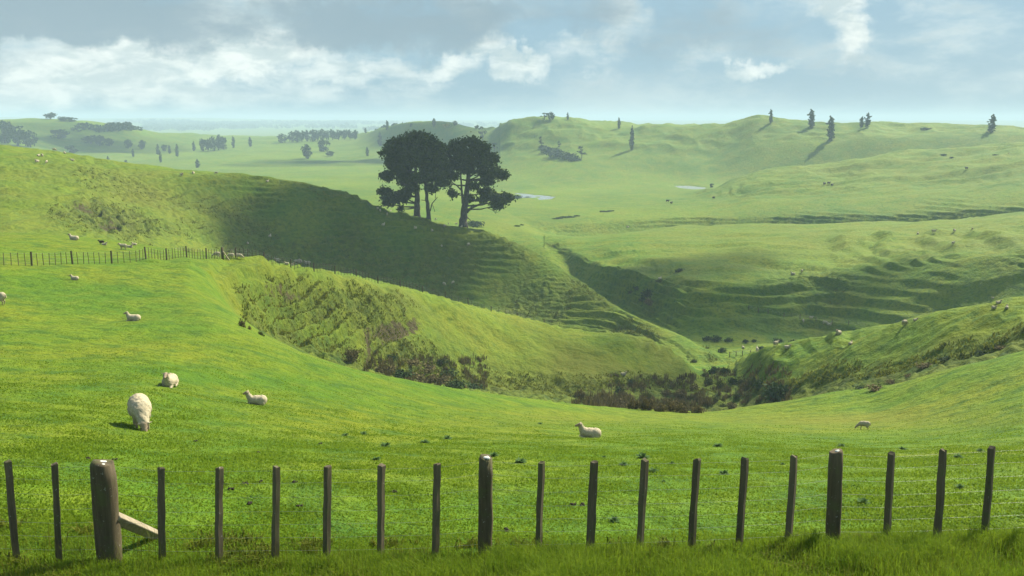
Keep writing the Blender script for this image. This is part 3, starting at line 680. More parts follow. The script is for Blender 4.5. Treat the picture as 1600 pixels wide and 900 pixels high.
# cattle far away
P = [('e', (0, 0, .95), (.75, .32, .38)), ('e', (-.5, 0, 1.0), (.35, .3, .34)), ('c', (.6, 0, 1.05), (1.0, 0, 1.2), .25, .17), ('c', (1.0, 0, 1.2), (1.35, 0, 1.0), .15, .09)]
for s in (-1, 1): P += [('c', (.5, s * .18, .8), (.5, s * .18, .06), .13, .06), ('c', (-.6, s * .18, .9), (-.5, s * .18, .6), .2, .12), ('c', (-.5, s * .18, .6), (-.68, s * .18, .42), .11, .07), ('c', (-.68, s * .18, .42), (-.62, s * .18, .06), .065, .055), ('c', (1.0, s * .12, 1.25), (1.0, s * .3, 1.3), .05, .03)]
COW = body_mesh('cow', P, .05, [], MAT['cattle'], 0)
for px, py, lb in ((1043, 316, 'left of two dark cows on the flat by the river'), (1049, 319, 'right of two dark cows on the flat by the river'), (1115, 311, 'lone dark cow on the slope right of the two cows'), (1295, 288, 'dark cow on the rise below the tallest poplar'), (1288, 289, 'dark cow a step left of its neighbour on the far rise'), (1300, 291, 'dark cow right of its neighbours on the far rise'), (1510, 265, 'lone dark cow high on the far right slope')):
    o = bpy.data.objects.new('cow', COW); COL.objects.link(o); p = at(px, py); o.location = p - Vector((0, 0, .05)); o.rotation_euler = (0, 0, px * 1.3 % 6.28); o.scale = (1.2,) * 3; tag(o, lb, 'cow', 'dark cattle far off')

# ------------------------------------------------------------------ the roadside fence
def at_post(px, py):      # ground point of the fence line in that column
    r = ray(px, py); s = fy(px) / r.y; x, y = r.x * s, r.y * s
    return Vector((x, y, ground_z(x, y)))
def up_to(p, px, py):     # a point above p at the same distance, seen at (px, py)
    r = ray(px, py); s = p.y / r.y; return Vector((r.x * s, p.y, r.z * s))
def fence_near():
    root = empty('roadside_fence', (0, 10.6, ground_z(0, 10.6)))
    tag(root, 'weathered timber post and batten fence with thin wires along the bottom of the picture', 'fence')
    B = [(25, 866, 12, 721), (93, 874, 85, 725), (253, 876, 252, 731), (342, 878, 343, 731), (430, 878, 432, 730), (510, 877, 512, 729), (595, 876, 596, 727), (680, 873, 683, 725),
         (841, 870, 846, 723), (922, 868, 928, 722), (999, 866, 1008, 719), (1080, 864, 1089, 718), (1155, 861, 1164, 716), (1231, 858, 1241, 713), (1384, 854, 1393, 709), (1463, 851, 1474, 704), (1537, 848, 1550, 700), (1612, 845, 1627, 696), (1690, 843, 1707, 692), (1765, 841, 1784, 688), (-58, 868, -76, 722), (-140, 868, -162, 722)]
    tops = []
    def stick(name, bx, by, tx, ty, w, round_, mat):
        p = at_post(bx, by); top = up_to(p, tx, ty); ax = (top - p); Lh = ax.length; ax.normalize(); bot = p - ax * .35
        n = 9; path = [bot.lerp(top, i / (n - 1)) for i in range(n)]; rnd = random.Random(bx)
        jit = [Vector((rnd.uniform(-1, 1), rnd.uniform(-1, 1), 0)) * (.004 if not round_ else .006) for _ in path]
        path = [a + b for a, b in zip(path, jit)]
        if round_:
            rad = [w * (1.05 + rnd.uniform(-.02, .02)) for _ in path]; rad[-1] = w * .96
            path.append(top + ax * .012 + Vector((0, 0, .004))); rad.append(w * .80)
            V, Q, T = tube_data(path, rad, 20)
        else:
            rad = [w * 1.41 * (1 + rnd.uniform(-.05, .05)) for _ in path]; path.append(top + ax * .006); rad.append(w * 1.15)
            V, Q, T = tube_data(path, rad, 4, True, math.pi / 4 + rnd.uniform(-.25, .25))
        V = V + rng.normal(size=V.shape) * (.0022 if not round_ else .003)
        loc = np.array(p - root.location)
        o = mesh_np(name, V - np.array(p), [Q, T], mat, root, round_); o.location = loc
        if not round_:
            bv = o.modifiers.new('b', 'BEVEL'); bv.width = .004; bv.segments = 2
        return o, p, top, ax
    sticks = []
    for bx, by, tx, ty in B:
        o, p, top, ax = stick('batten', bx, by, tx, ty, .034 if bx < 900 else .038, False, MAT['batten']); sticks.append((bx, p, top, ax))
    for bx, by, tx, ty, w, lb in ((172, 882, 160, 724, .138, 'thick round corner post with a chipped, lichened top'), (758, 874, 759, 716, .086, 'round post with white lichen on its top'), (1300, 860, 1306, 706, .088, 'round post on the right of the fence')):
        o, p, top, ax = stick('post', bx, by, tx, ty, w, True, MAT['post']); o['label'] = lb; sticks.append((bx, p, top, ax))
        # lichen cap on the top
        bm = bmesh.new(); rnd = random.Random(bx)
        for i in range(6):
            q = top - root.location - o.location + Vector((rnd.uniform(-.5, .3) * w * (1 if bx < 500 else -1), rnd.uniform(-.6, .2) * w, .014)); r0 = w * rnd.uniform(.14, .34)
            bmesh.ops.create_icosphere(bm, subdivisions=2, radius=1, matrix=Matrix.Translation(q) @ Matrix.Diagonal((r0, r0 * .8, .010 if bx < 500 else .016, 1)))
        me = bpy.data.meshes.new('lichen'); bm.to_mesh(me); bm.free(); me.materials.append(MAT['lichen']); l = bpy.data.objects.new('lichen', me); COL.objects.link(l); l.parent = o
    # the diagonal stay of the corner post
    cp = [s for s in sticks if s[0] == 172][0]
    a = up_to(cp[1], 180, 812) + Vector((0, .04, 0)); b = at(247, 838)
    d = (b - a).normalized(); V, Q, T = tube_data([a - d * .05, a + d * .3, b - d * .25, b + d * .10], [.085, .085, .082, .078], 4, True, math.pi / 4 + .12)
    o = mesh_np('brace', V - np.array(root.location), [Q, T], MAT['brace'], root); o['label'] = 'pale sawn stay leaning from the corner post to the ground'
    bv = o.modifiers.new('b', 'BEVEL'); bv.width = .012; bv.segments = 2
    # wires, stapled to every stick on the far side
    sticks.sort(key=lambda s: s[1].x)
    for k, f in enumerate((.10, .24, .38, .52, .67, .82, .95)):
        P = [p.lerp(t, f) + Vector((0, .035 if bx not in (172, 758, 1300) else .09, 0)) for bx, p, t, ax in sticks]
        P = [P[0] - (P[1] - P[0]) * 3] + P + [P[-1] + (P[-1] - P[-2]) * 3]
        tubes('wire', [([q - root.location for q in P], [.0012] * len(P))], MAT['wire'], root, 4)
fence_near()

# ------------------------------------------------------------------ the long fence beyond the paddock
def crest_pt(px, extra, k=10):
    r = ray(px, 430); az = math.atan2(r.x, r.y); i, t = col_of(az); j = int(np.searchsorted(rowK, k)); d = GD[j, i] + extra
    return Vector((d * math.sin(az), d * math.cos(az), ground_z(d * math.sin(az), d * math.cos(az))))
def fence_far():
    ctrl = [at(px, py) for px, py in ((-60, 416), (0, 415), (36, 415), (101, 413), (160, 412), (215, 409), (262, 406), (307, 404.5), (348, 405))]
    pos = {}
    corner = ctrl[-1]
    tail = [crest_pt(px, e) for px, e in ((400, 1.5), (440, 1.5), (480, 1.5), (520, 2), (560, 2.4), (600, 2.6), (650, 2.8), (700, 3), (760, 3), (820, 3), (880, 3))]
    pts = ctrl + tail
    root = empty('paddock_fence', corner); tag(root, 'long dark post and batten fence crossing the hill behind the paddock', 'fence')
    def walk(P, step):
        out = []; acc = 0
        for a, b in zip(P[:-1], P[1:]):
            L = (b - a).length; s = acc
            while s < L: out.append(a.lerp(b, s / L)); s += step
            acc = s - L
        return out
    nb = 0
    left = walk(ctrl, .56); right = walk([corner] + tail, .80)
    allp = [(q, i, len(left)) for i, q in enumerate(left)] + [(q, i, 0) for i, q in enumerate(right)]
    posts = set()
    for q, i, side in allp:
        z = ground_z(q.x, q.y); rnd = random.Random(i * 31 + side)
        is_post = (i % 7 == 3)
        if is_post:
            w, h = .085, 1.18
        else:
            w, h = .030, 1.05
        if not is_post:
            nb += 1
            if nb > 100 and not side and i % 2: continue
        lean = Vector((rnd.uniform(-.05, .05), rnd.uniform(-.04, .04), 0))
        b0 = Vector((q.x, q.y, z - .2)); t0 = Vector((q.x, q.y, z + h)) + lean
        pos[(i, side)] = (b0, t0, is_post, w)
    items = list(pos.values())
    small = [v for v in items if not v[2]]
    for n, (b0, t0, isp, w) in enumerate([v for v in items if v[2]] + small[:100]):
        V, Q, T = tube_data([b0, t0], [w, w * .95], 8 if isp else 4)
        mesh_np('post' if isp else 'batten', V - np.array(corner), [Q, T], MAT['post'], root)
    if len(small) > 100:
        V, Fc = merge([tube_data([b0, t0], [w, w * .95], 4) for b0, t0, isp, w in small[100:]])
        o = mesh_np('batten', V - np.array(corner), Fc, MAT['post'], root); o['kind'] = 'stuff'
    # corner strainer and its stay
    V, Q, T = tube_data([corner - Vector((0, 0, .3)), corner + Vector((0, 0, 1.35))], [.15, .14], 12)
    o = mesh_np('post', V - np.array(corner), [Q, T], MAT['post'], root, True); o['label'] = 'stout corner post of the long fence'
    V, Q, T = tube_data([corner + Vector((.1, -.1, .9)), at(358, 407) + Vector((0, 0, .05))], [.07, .07], 4)
    o = mesh_np('brace', V - np.array(corner), [Q, T], MAT['brace'], root); o['label'] = 'pale stay right of the corner post'
    for f in (.2, .5, .8, 1.0):
        for line in (left[::4] + [corner], right[::4]):
            tubes('wire', [([Vector((q.x, q.y, ground_z(q.x, q.y) + f)) - corner for q in line], [.004] * len(line))], MAT['wire'], root, 3)
fence_far()
def fence_valley(cols, label, dmin=180):
    P = [at(px, py, dmin) for px, py in cols]; root = empty('valley_fence', P[0]); tag(root, label, 'fence')
    for a, b in zip(P[:-1], P[1:]):
        L = (b - a).length; n = max(2, int(L / 3.0))
        for i in range(n):
            q = a.lerp(b, i / n); z = ground_z(q.x, q.y); V, Q, T = tube_data([(q.x, q.y, z - .2), (q.x, q.y, z + 1.15)], [.085, .08], 6); mesh_np('post', V - np.array(P[0]), [Q, T], MAT['batten'], root)
    for f in (.4, .75, 1.1):
        line = [a.lerp(b, t) for a, b in zip(P[:-1], P[1:]) for t in (0, .25, .5, .75)] + [P[-1]]
        tubes('wire', [([Vector((q.x, q.y, ground_z(q.x, q.y) + f)) - P[0] for q in line], [.012] * len(line))], MAT['wire'], root, 3)
fence_valley([(1170, 484), (1200, 490), (1250, 498), (1300, 505), (1352, 512)], 'pale wire fence running down the dark slope to the knoll')
fence_valley([(1140, 558), (1160, 556), (1185, 553)], 'short fence across the bright green valley floor', 150)

# ------------------------------------------------------------------ the great pines
def zp(zx, zy, y0, dy=0.):
    """tree outline measured on the photograph, set at the tree's own distance"""
    r = ray(560 + zx / 5, 190 + zy / 5); s = (y0 + dy) / r.y; return Vector((r.x * s, r.y * s, r.z * s))
def pine(base, stems, clumps, label, seed):
    rg = np.random.default_rng(seed); b = at(560 + base[0] / 5, 190 + base[1] / 5, 150, 330); y0 = b.y; m = 1 / (5 * px_m(b))
    root = empty('pine_tree', b); tag(root, label, 'pine tree', 'the clump of tall pines')
    lst = []
    for st in stems:
        pts = [zp(zx, zy, y0, dy) for zx, zy, w, dy in st]; rad = [w * m / 2 for zx, zy, w, dy in st]
        P2, R2 = [], []
        for a, c, ra, rc in zip(pts[:-1], pts[1:], rad[:-1], rad[1:]):
            for t in (0, .33, .66): P2.append(a.lerp(c, t) + Vector(rg.normal(size=3) * ra * .12)); R2.append(ra + (rc - ra) * t)
        P2.append(pts[-1]); R2.append(rad[-1]); lst.append((P2, R2))
    lst[0] = ([lst[0][0][0] - Vector((0, 0, 1.5))] + lst[0][0], [lst[0][1][0] * 1.25] + lst[0][1])
    cl = []
    for cx, cy, rx, ry in clumps:
        dy = rg.uniform(-.5, .5) * rx * m * 1.0; c = zp(cx, cy, y0, dy); cl.append((tuple(c), (rx * m, rx * m * 1.0, ry * m)))
    # limbs out to every clump
    tr = lst[0][0]
    for c, r in cl:
        c = Vector(c); a = min(tr[3:], key=lambda q: (q - c).length + abs(q.z - (c.z - r[2] * 1.2)) * 1.5)
        mid = a.lerp(c, .5) + Vector((rg.normal() * .4, rg.normal() * .4, -(c - a).length * .06)); lst.append(([a, mid, c], [.30, .19, .06]))
        for _ in range(4):
            e = c + Vector(rg.normal(size=3)) * r[0] * .35; lst.append(([mid.lerp(c, .4), e], [.10, .03]))
    tubes('trunk', lst, MAT['bark'], root, 8, True, b)
    cl = [(c, (r[0] * 1.0, r[1] * 1.0, r[2] * .95)) for c, r in cl]; P = foliage_points(cl, 210, rg, 2.8); P = P + rg.normal(size=P.shape) * np.where(rg.random((len(P), 1)) < .3, .55, .12)
    V, Q = leaf_quads(P, np.full(len(P), .46), rg, 1.7)
    o = mesh_np('crown', V - np.array(b), Q, MAT['pine'], root)
    return root
pine((458, 725), [[(458, 730, 52, 0), (460, 640, 44, 0), (458, 560, 38, 0), (450, 400, 26, 1), (440, 230, 12, 1)], [(442, 640, 9, 0), (395, 630, 7, 0), (340, 640, 5, 0)], [(450, 560, 14, 0), (400, 500, 10, -1), (300, 470, 6, -1)], [(445, 640, 8, 0), (380, 600, 6, 0), (300, 600, 4, 0)]],
     [(415, 150, 110, 62), (300, 205, 95, 78), (400, 270, 130, 95), (262, 300, 75, 75), (330, 370, 100, 70), (235, 425, 62, 42), (390, 450, 90, 60), (420, 520, 60, 34), (205, 545, 66, 34), (262, 598, 85, 44), (340, 590, 60, 40), (185, 250, 1, 1), (360, 560, 50, 30), (330, 682, 17, 9), (215, 640, 40, 16), (480, 110, 60, 30)],
     'left pine of the clump, broad dark crown with a low bough to the left', 11)
pine((548, 740), [[(548, 742, 34, 0), (540, 640, 28, 0), (528, 540, 24, 0), (520, 420, 18, 1), (530, 260, 9, 1)], [(560, 700, 9, 0), (575, 640, 8, 0), (618, 590, 5, 0)], [(600, 600, 5, 0), (606, 545, 3, 0)], [(525, 615, 7, 0), (490, 612, 4, 0)], [(580, 650, 5, 0), (598, 705, 3, 0)], [(535, 560, 10, 0), (600, 500, 6, 0), (650, 450, 4, 0)]],
     [(530, 160, 90, 60), (600, 215, 85, 75), (500, 260, 80, 80), (560, 330, 90, 75), (640, 300, 70, 75), (600, 430, 85, 50), (500, 430, 60, 60), (640, 480, 55, 34), (570, 520, 55, 28), (660, 400, 50, 45)],
     'middle pine of the clump, slimmer trunk with bare snags', 12)
pine((815, 795), [[(812, 798, 66, 0), (822, 720, 54, 0), (838, 620, 46, 0), (850, 500, 38, 0), (866, 380, 26, 0), (880, 240, 12, 0)], [(815, 640, 20, 0), (805, 520, 15, 0), (798, 390, 10, 0), (790, 300, 6, 0)], [(812, 545, 14, 0), (770, 500, 10, 0), (720, 465, 6, 0)], [(845, 712, 22, 0), (885, 672, 18, 0), (940, 650, 14, 0), (1010, 628, 9, 0)], [(850, 520, 12, 0), (920, 470, 8, 0), (1000, 420, 5, 0)], [(800, 560, 7, 0), (740, 560, 4, 0)], [(850, 745, 8, 0), (880, 775, 5, 0)], [(860, 440, 10, 0), (940, 380, 6, 0), (1040, 330, 4, 0)]],
     [(885, 160, 70, 38), (765, 195, 75, 48), (700, 230, 40, 60), (950, 215, 85, 58), (820, 270, 100, 66), (960, 310, 95, 70), (1040, 285, 50, 60), (740, 330, 70, 55), (1080, 400, 80, 42), (1130, 420, 48, 34), (850, 370, 70, 44), (980, 400, 70, 40), (735, 425, 55, 36), (1000, 470, 60, 34), (905, 500, 45, 28), (735, 560, 38, 32), (990, 545, 55, 34), (1040, 585, 70, 38), (1110, 610, 85, 42), (1170, 585, 48, 34), (1080, 655, 60, 24), (868, 600, 34, 30), (690, 480, 30, 18), (960, 610, 40, 22)],
     'right pine of the clump, forked trunk and long low bough to the right', 13)

# ------------------------------------------------------------------ bushes and far trees
def bush_proto(seed, n=1500, leaf=.12, flat=.75, woody=True, mat='shrub'):
    rg = np.random.default_rng(seed); cl = []
    for i in range(9):
        a = rg.random() * 6.28; rr = rg.random() ** .6 * .62; z = flat * (.25 + .5 * rg.random() * (1 - rr)); cl.append(((rr * math.cos(a), rr * math.sin(a), z), (.34, .34, .30 * flat)))
    P = foliage_points(cl, n / 9 * 3.2, rg, .6); P = P + rg.normal(size=P.shape) * .13; P[:, 2] = np.maximum(P[:, 2], -.05); V, Q = leaf_quads(P, np.full(len(P), leaf), rg, 1.5)
    c = mesh_np('foliage', V, Q, MAT[mat], link=False).data
    st = [([(0, 0, -.2), (.25 * math.cos(a), .25 * math.sin(a), .35), (.5 * math.cos(a), .5 * math.sin(a), .6 * flat)], [.05, .035, .012]) for a in rg.random(5) * 6.28]
    s = merge([tube_data(p, r, 5) for p, r in st]); s = mesh_np('stem', s[0], s[1], MAT['bark'], link=False).data
    return c, s
BUSH = [bush_proto(s, mat=m, flat=f) for s, m, f in ((1, 'shrub', .8), (2, 'shrub_brown', .9), (3, 'shrub', 1.0), (4, 'shrub_brown', 1.2), (5, 'far_leaf', .9))]
GORSE = bush_proto(6, mat='gorse')
def two_part(name, c, s, loc, sc, label, cat, group, rz=0, cn='foliage', sn='stem'):
    root = empty(name, loc, rz); root.scale = sc; tag(root, label, cat, group)
    for n, me in ((cn, c), (sn, s)):
        o = bpy.data.objects.new(n, me); COL.objects.link(o); o.parent = root
    return root
def bush(px, py, w, h, kind, label, group, dmin=6, dmax=1e9):
    p = at(px, py, dmin, dmax); k = px_m(p); c, s = BUSH[kind] if kind >= 0 else GORSE
    return two_part('shrub' if kind >= 0 else 'gorse_bush', c, s, p - Vector((0, 0, .1)), (w / k / 1.45, w / k / 1.45, h / k / 1.0), label, 'shrub' if kind >= 0 else 'gorse', group, (px * 1.9) % 6.28)
G1 = 'shrubs in the gully'
for px, py, w, h, k in ((907, 629, 13, 20, 3), (926, 631, 14, 14, 1), (948, 634, 12, 11, 1), (972, 637, 24, 18, 1), (990, 639, 18, 15, 3), (1010, 641, 20, 20, 3), (1030, 643, 20, 17, 1), (1050, 643, 22, 18, 3), (1068, 645, 22, 20, 1), (1090, 645, 18, 16, 1)):
    bush(px, py, w, h, k, 'brown shrub in the row behind the lip of the home paddock', G1, 60)
for px, py, w, h, k in ((968, 615, 16, 16, 4), (1010, 622, 16, 15, 0), (1040, 618, 18, 12, 1), (1065, 622, 18, 14, 3), (985, 598, 16, 9, 4), (1005, 606, 14, 10, 1), (1085, 612, 14, 12, 3)):
    bush(px, py, w, h, k, 'dark shrub on the foot of the near spur', G1, 95)
for px, py, w, h, k in ((1084, 566, 9, 8, 0), (1128, 549, 11, 9, 4), (1115, 584, 18, 17, 4), (1132, 583, 14, 13, 4), (1108, 602, 16, 13, 2), (1124, 606, 15, 13, 2), (1100, 588, 10, 9, 0), (1145, 600, 18, 15, 4), (1161, 601, 18, 16, 0), (1176, 600, 16, 13, 2), (1188, 606, 22, 18, 4), (1196, 618, 18, 13, 0), (1143, 640, 15, 12, 3), (1152, 622, 14, 10, 2), (1170, 620, 12, 9, 2), (1200, 634, 14, 11, 0), (1118, 628, 14, 11, 2), (1130, 636, 12, 9, 0)):
    bush(px, py, w, h, k, 'dark green shrub in the scrub on the gully floor', G1, 95)
bush(1218, 624, 48, 34, 4, 'biggest, roundest dark shrub at the right end of the gully', G1, 95)
for px, py, w, h in ((1105, 531, 14, 9), (1120, 532, 16, 11), (1138, 533, 12, 8), (1165, 535, 9, 7), (1190, 546, 9, 8), (1216, 535, 16, 9), (1240, 536, 12, 8), (1178, 534, 8, 6), (1256, 533, 9, 6)):
    bush(px, py, w, h, 4, 'small dark bush along the edge of the bright valley floor', 'bushes along the valley floor', 150)
for px, py, w, h, k, lb in ((378, 514, 10, 18, 1, 'upright brown shrub at the left foot of the rough bank'), (389, 517, 6, 9, 1, 'tiny brown shrub beside the upright one at the foot of the rough bank'), (408, 527, 9, 12, 0, 'small green shrub at the left foot of the rough bank'), (548, 564, 22, 19, 3, 'rounded reddish brown shrub at the foot of the bank below the soil scar')):
    bush(px, py, w, h, k, lb, 'shrubs on the rough bank', 60)
for px, py, w, h, k in ((600, 583, 30, 20, 3), (626, 590, 34, 24, 4), (655, 595, 36, 24, 1), (684, 600, 34, 20, 3), (712, 604, 34, 18, 4), (738, 607, 26, 15, 4), (668, 578, 34, 18, 1), (700, 585, 26, 14, 4), (640, 570, 30, 16, 1), (610, 560, 20, 12, 4), (690, 565, 18, 10, 4)):
    bush(px, py, w, h * .7, k, 'dark scrubby bush in the shady hollow below the bank', 'bushes in the hollow of the bank', 60)
for px, py, w, h, k in ((1372, 608, 30, 9, 1), (1345, 607, 24, 7, 4), (1395, 598, 18, 7, 1), (1447, 574, 26, 9, 1), (1480, 562, 22, 8, 4), (1565, 545, 28, 9, 1), (1535, 552, 20, 7, 4), (1420, 588, 16, 6, 1)):
    bush(px, py, w, h, k, 'low brown scrub along the foot of the right hand knoll', 'scrub at the foot of the knoll', 70)
for px, py, w, h, k in ((1012, 463, 16, 16, 4), (1015, 475, 14, 11, 1), (1004, 470, 10, 9, 4), (995, 452, 10, 7, 4), (1030, 440, 12, 6, 0), (985, 458, 8, 6, 0), (1062, 424, 14, 7, 4)):
    bush(px, py, w, h, k, 'dark bush in the crease of the big right hand slope', 'bushes on the big slope', 200)
bush(742, 353, 28, 11, 4, 'low dark bush at the foot of the right pine', None, 200)
for px, py, w, h in ((872, 342, 14, 3.5), (880, 340, 12, 3.5), (890, 340, 14, 4), (901, 338, 9, 3), (944, 331, 14, 3), (955, 330, 12, 2.5), (808, 354, 10, 3.5), (815, 352, 6, 3), (808, 310, 16, 7), (824, 309, 10, 3)):
    bush(px, py, w, h, 4, 'tiny dark clump of rushes on the bright valley flat', 'rushes on the valley flat', 280)
for px, py, w, h in ((1474, 243, 9, 4), (1487, 247, 7, 3), (1446, 203, 15, 5), (1555, 243, 8, 3)):
    bush(px, py, w, h, 4, 'small dark bush on the far right hillside', 'bushes on the far right hillside', 400)
for px, py, w, h in ((858, 238, 26, 11), (872, 244, 28, 14), (888, 248, 24, 12), (898, 251, 16, 8), (848, 232, 12, 7)):
    bush(px, py, w, h, 4, 'dense dark bush in the thicket on the hill beyond the river', 'thicket beyond the river', 700)
bush(697, 198, 12, 7, -1, 'yellow flowering gorse on the small rounded hill left of centre', None, 800)
def tree_proto(kind, seed):
    """unit tree, 1 m tall"""
    rg = np.random.default_rng(seed); cl = []; w = 1
    if kind == 'column':
        n = 13
        for i in range(n):
            t = i / (n - 1); r = .17 * math.sin(math.pi * min(1, (t * .82 + .16))) ** .7 * rg.uniform(.8, 1.15); cl.append(((rg.normal() * .022, rg.normal() * .022, .10 + .86 * t), (r, r, .11)))
        trunk = [([(0, 0, -.06), (0, 0, .3), (.01, 0, .9)], [.028, .022, .006])]; P = foliage_points(cl, 5200, rg, .7); leaf = .045; mat = 'poplar'
    elif kind == 'round':
        for i in range(14):
            u = rg.normal(size=3); u /= np.linalg.norm(u); u[2] = u[2] * .95; cl.append(((u[0] * .34 * (1 - .35 * (u[2] < 0)), u[1] * .34 * (1 - .35 * (u[2] < 0)), .46 + u[2] * .40), (.18, .18, .17)))
        cl.append(((0, 0, .5), (.3, .3, .34)))
        trunk = [([(0, 0, -.06), (0, 0, .25), (.02, 0, .6)], [.05, .04, .02])] + [([(0, 0, .25), (math.cos(a) * .25, math.sin(a) * .25, .55)], [.03, .01]) for a in (0, 1.3, 2.6, 3.9, 5.2)]; P = foliage_points(cl, 2600, rg, .7); leaf = .055; mat = 'far_leaf'
    else:  # sparse
        for i in range(9):
            a = rg.random() * 6.28; t = rg.random(); cl.append(((math.cos(a) * .22 * (1.1 - t * .6), math.sin(a) * .22, .38 + .55 * t), (.13, .13, .07)))
        trunk = [([(0, 0, -.06), (.01, 0, .4), (-.02, 0, .9)], [.03, .024, .008])] + [([(0, 0, .3), (c[0][0], c[0][1], c[0][2])], [.016, .005]) for c in cl]; P = foliage_points(cl, 1800, rg, .6); leaf = .05; mat = 'far_leaf'
    V, Q = leaf_quads(P, np.full(len(P), leaf), rg, 1.4)
    c = mesh_np('crown', V, Q, MAT[mat], link=False).data; s = merge([tube_data(p, r, 6) for p, r in trunk]); s = mesh_np('trunk', s[0], s[1], MAT['bark'], link=False).data
    return c, s
TREE = {k: [tree_proto(k, s) for s in range(3)] for k in ('column', 'round', 'sparse')}
WID = {'column': .34, 'round': .95, 'sparse': .6}
NAME = {'column': ('poplar_tree', 'poplar'), 'round': ('round_tree', 'tree'), 'sparse': ('sparse_tree', 'tree')}
def tree(px, py, h, w, kind, label, group, dmin=350, dmax=1e9):
    p = at(px, py, dmin, dmax); k = px_m(p); H = h / k; c, s = TREE[kind][int(px) % 3]; ws = w / k / WID[kind]
    return two_part(NAME[kind][0], c, s, p - Vector((0, 0, H * .03)), (ws, ws, H), label, NAME[kind][1], group, (px * 2.3) % 6.28, 'crown', 'trunk')
g = 'poplars on the right skyline'
tree(1204, 192, 21, 7, 'column', 'narrow poplar on the top of the highest right hand hill', g)
tree(1267, 199, 28, 13, 'column', 'pale poplar just right of the highest hill top', g)
tree(1297, 219, 37, 15, 'column', 'tallest dark poplar, rooted below the skyline', g)
tree(1346, 199, 16, 9, 'column', 'shorter left twin of the broad poplar pair on the skyline', g)
tree(1355, 199, 22, 10, 'column', 'taller right twin of the broad poplar pair on the skyline', g)
tree(1549, 207, 28, 13, 'column', 'lone poplar near the right edge of the skyline', g)
g = 'trees on the hill beyond the river'
tree(851, 187, 13, 14, 'sparse', 'wispy tree on the central skyline', g); tree(861, 188, 14, 14, 'round', 'round tree beside the wispy one on the central skyline', g)
tree(887, 187, 11, 4, 'column', 'thin poplar on the central skyline', g); tree(967, 201, 17, 6, 'column', 'thin poplar standing at the dip of the skyline', g)
tree(987, 234, 36, 9, 'column', 'tall thin poplar on the hillside below the skyline dip', g)
tree(846, 230, 18, 8, 'sparse', 'spindly tree above the left end of the thicket', g, 700); tree(874, 234, 14, 6, 'sparse', 'spindly tree in the middle of the thicket', g, 700)
tree(909, 247, 20, 14, 'sparse', 'leaning thin tree right of the thicket', g, 700); tree(1112, 293, 7, 8, 'round', 'small round tree right of the river', g, 500)
tree(754, 224, 28, 13, 'sparse', 'tall wispy tree behind the right pine crown', g, 600); tree(773, 237, 17, 11, 'sparse', 'wispy tree half hidden behind the right pine crown', g, 600)
g = 'trees in the hazy country on the left'
for px, py, h, w, lb in ((169, 253, 9, 5, 'tiny dark conifer farthest left above the bright hill'), (197, 257, 7, 6, 'tiny dark conifer just above the bright hill edge'), (208, 245, 13, 5, 'small upright tree left of the row of upright trees'), (247, 242, 17, 6, 'upright tree at the left of the group of five'), (251, 254, 18, 5, 'lowest upright tree of the group of five'), (265, 240, 13, 6, 'upright tree in the middle of the group of five'), (277, 245, 20, 6, 'tallest upright tree of the group of five'),
                      (303, 236, 15, 6, 'upright tree just left of the leafy grove'), (309, 262, 13, 8, 'dark stubby tree below the grove'), (365, 231, 17, 7, 'upright tree first right of the grove'), (391, 229, 15, 7, 'upright tree second right of the grove'), (574, 244, 14, 6, 'small upright tree left of the great pines'), (594, 228, 21, 8, 'tall upright tree touching the left pine crown'), (605, 203, 14, 7, 'faint upright tree above the left pine'), (571, 208, 8, 5, 'very faint small tree on the far plain')):
    tree(px, py, h, w, 'column', lb, g)
for px, py, h, w in ((317, 236, 21, 12), (325, 236, 23, 13), (333, 236, 25, 14), (342, 235, 26, 15), (350, 234, 22, 14)):
    tree(px, py, h, w, 'round', 'tree in the leafy grove among the upright trees', 'the leafy grove', 500)
for px, py, h, w in ((441, 223, 15, 18), (456, 222, 18, 13), (464, 222, 20, 13), (472, 222, 21, 13), (480, 221, 19, 12), (488, 221, 20, 13), (496, 221, 21, 13), (504, 220, 20, 12), (511, 220, 19, 10), (520, 219, 20, 13), (529, 219, 19, 13), (538, 218, 18, 13), (547, 218, 18, 13), (555, 218, 16, 12)):
    tree(px, py, h, w, 'round', 'tree in the dark shelter belt left of the great pines', 'the shelter belt', 600)
tree(480, 248, 24, 22, 'round', 'broad tree standing in front of the shelter belt', g, 500); tree(506, 237, 20, 23, 'round', 'spreading tree between the shelter belt and its neighbour', g, 500); tree(516, 244, 9, 15, 'round', 'low bushy tree right of the spreading one', g, 500)
tree(257, 236, 11, 11, 'round', 'small round tree behind the group of five', g)
for px, py, h, w, lb in ((201, 232, 15, 15, 'left of two round hazy trees'), (222, 233, 15, 16, 'right of two round hazy trees'), (114, 240, 14, 25, 'broad hazy tree just above the bright hill edge'), (142, 224, 15, 26, 'left end of the hazy group of three'), (156, 228, 18, 19, 'tallest tree of the hazy group of three'), (171, 228, 13, 18, 'right end of the hazy group of three'), (92, 216, 15, 34, 'wide hazy tree on the left hillside'),
                         (8, 224, 38, 34, 'big hazy tree at the left edge of the picture'), (28, 228, 36, 38, 'biggest hazy tree of the left edge group'), (48, 230, 28, 24, 'right hand tree of the left edge group'), (79, 186, 12, 20, 'bushy tree on the left skyline hill'), (100, 189, 8, 22, 'left part of the low trees on the left skyline'), (113, 190, 7, 18, 'right part of the low trees on the left skyline')):
    tree(px, py, h, w, 'round', lb, g, 500)
for px, py, h, w in ((678, 198, 14, 8), (642, 199, 7, 5), (711, 196, 8, 9), (542, 199, 9, 8), (745, 202, 8, 8)):
    tree(px, py, h, w, 'round', 'faint tree on the hazy horizon behind the pines', 'faint horizon trees', 700)
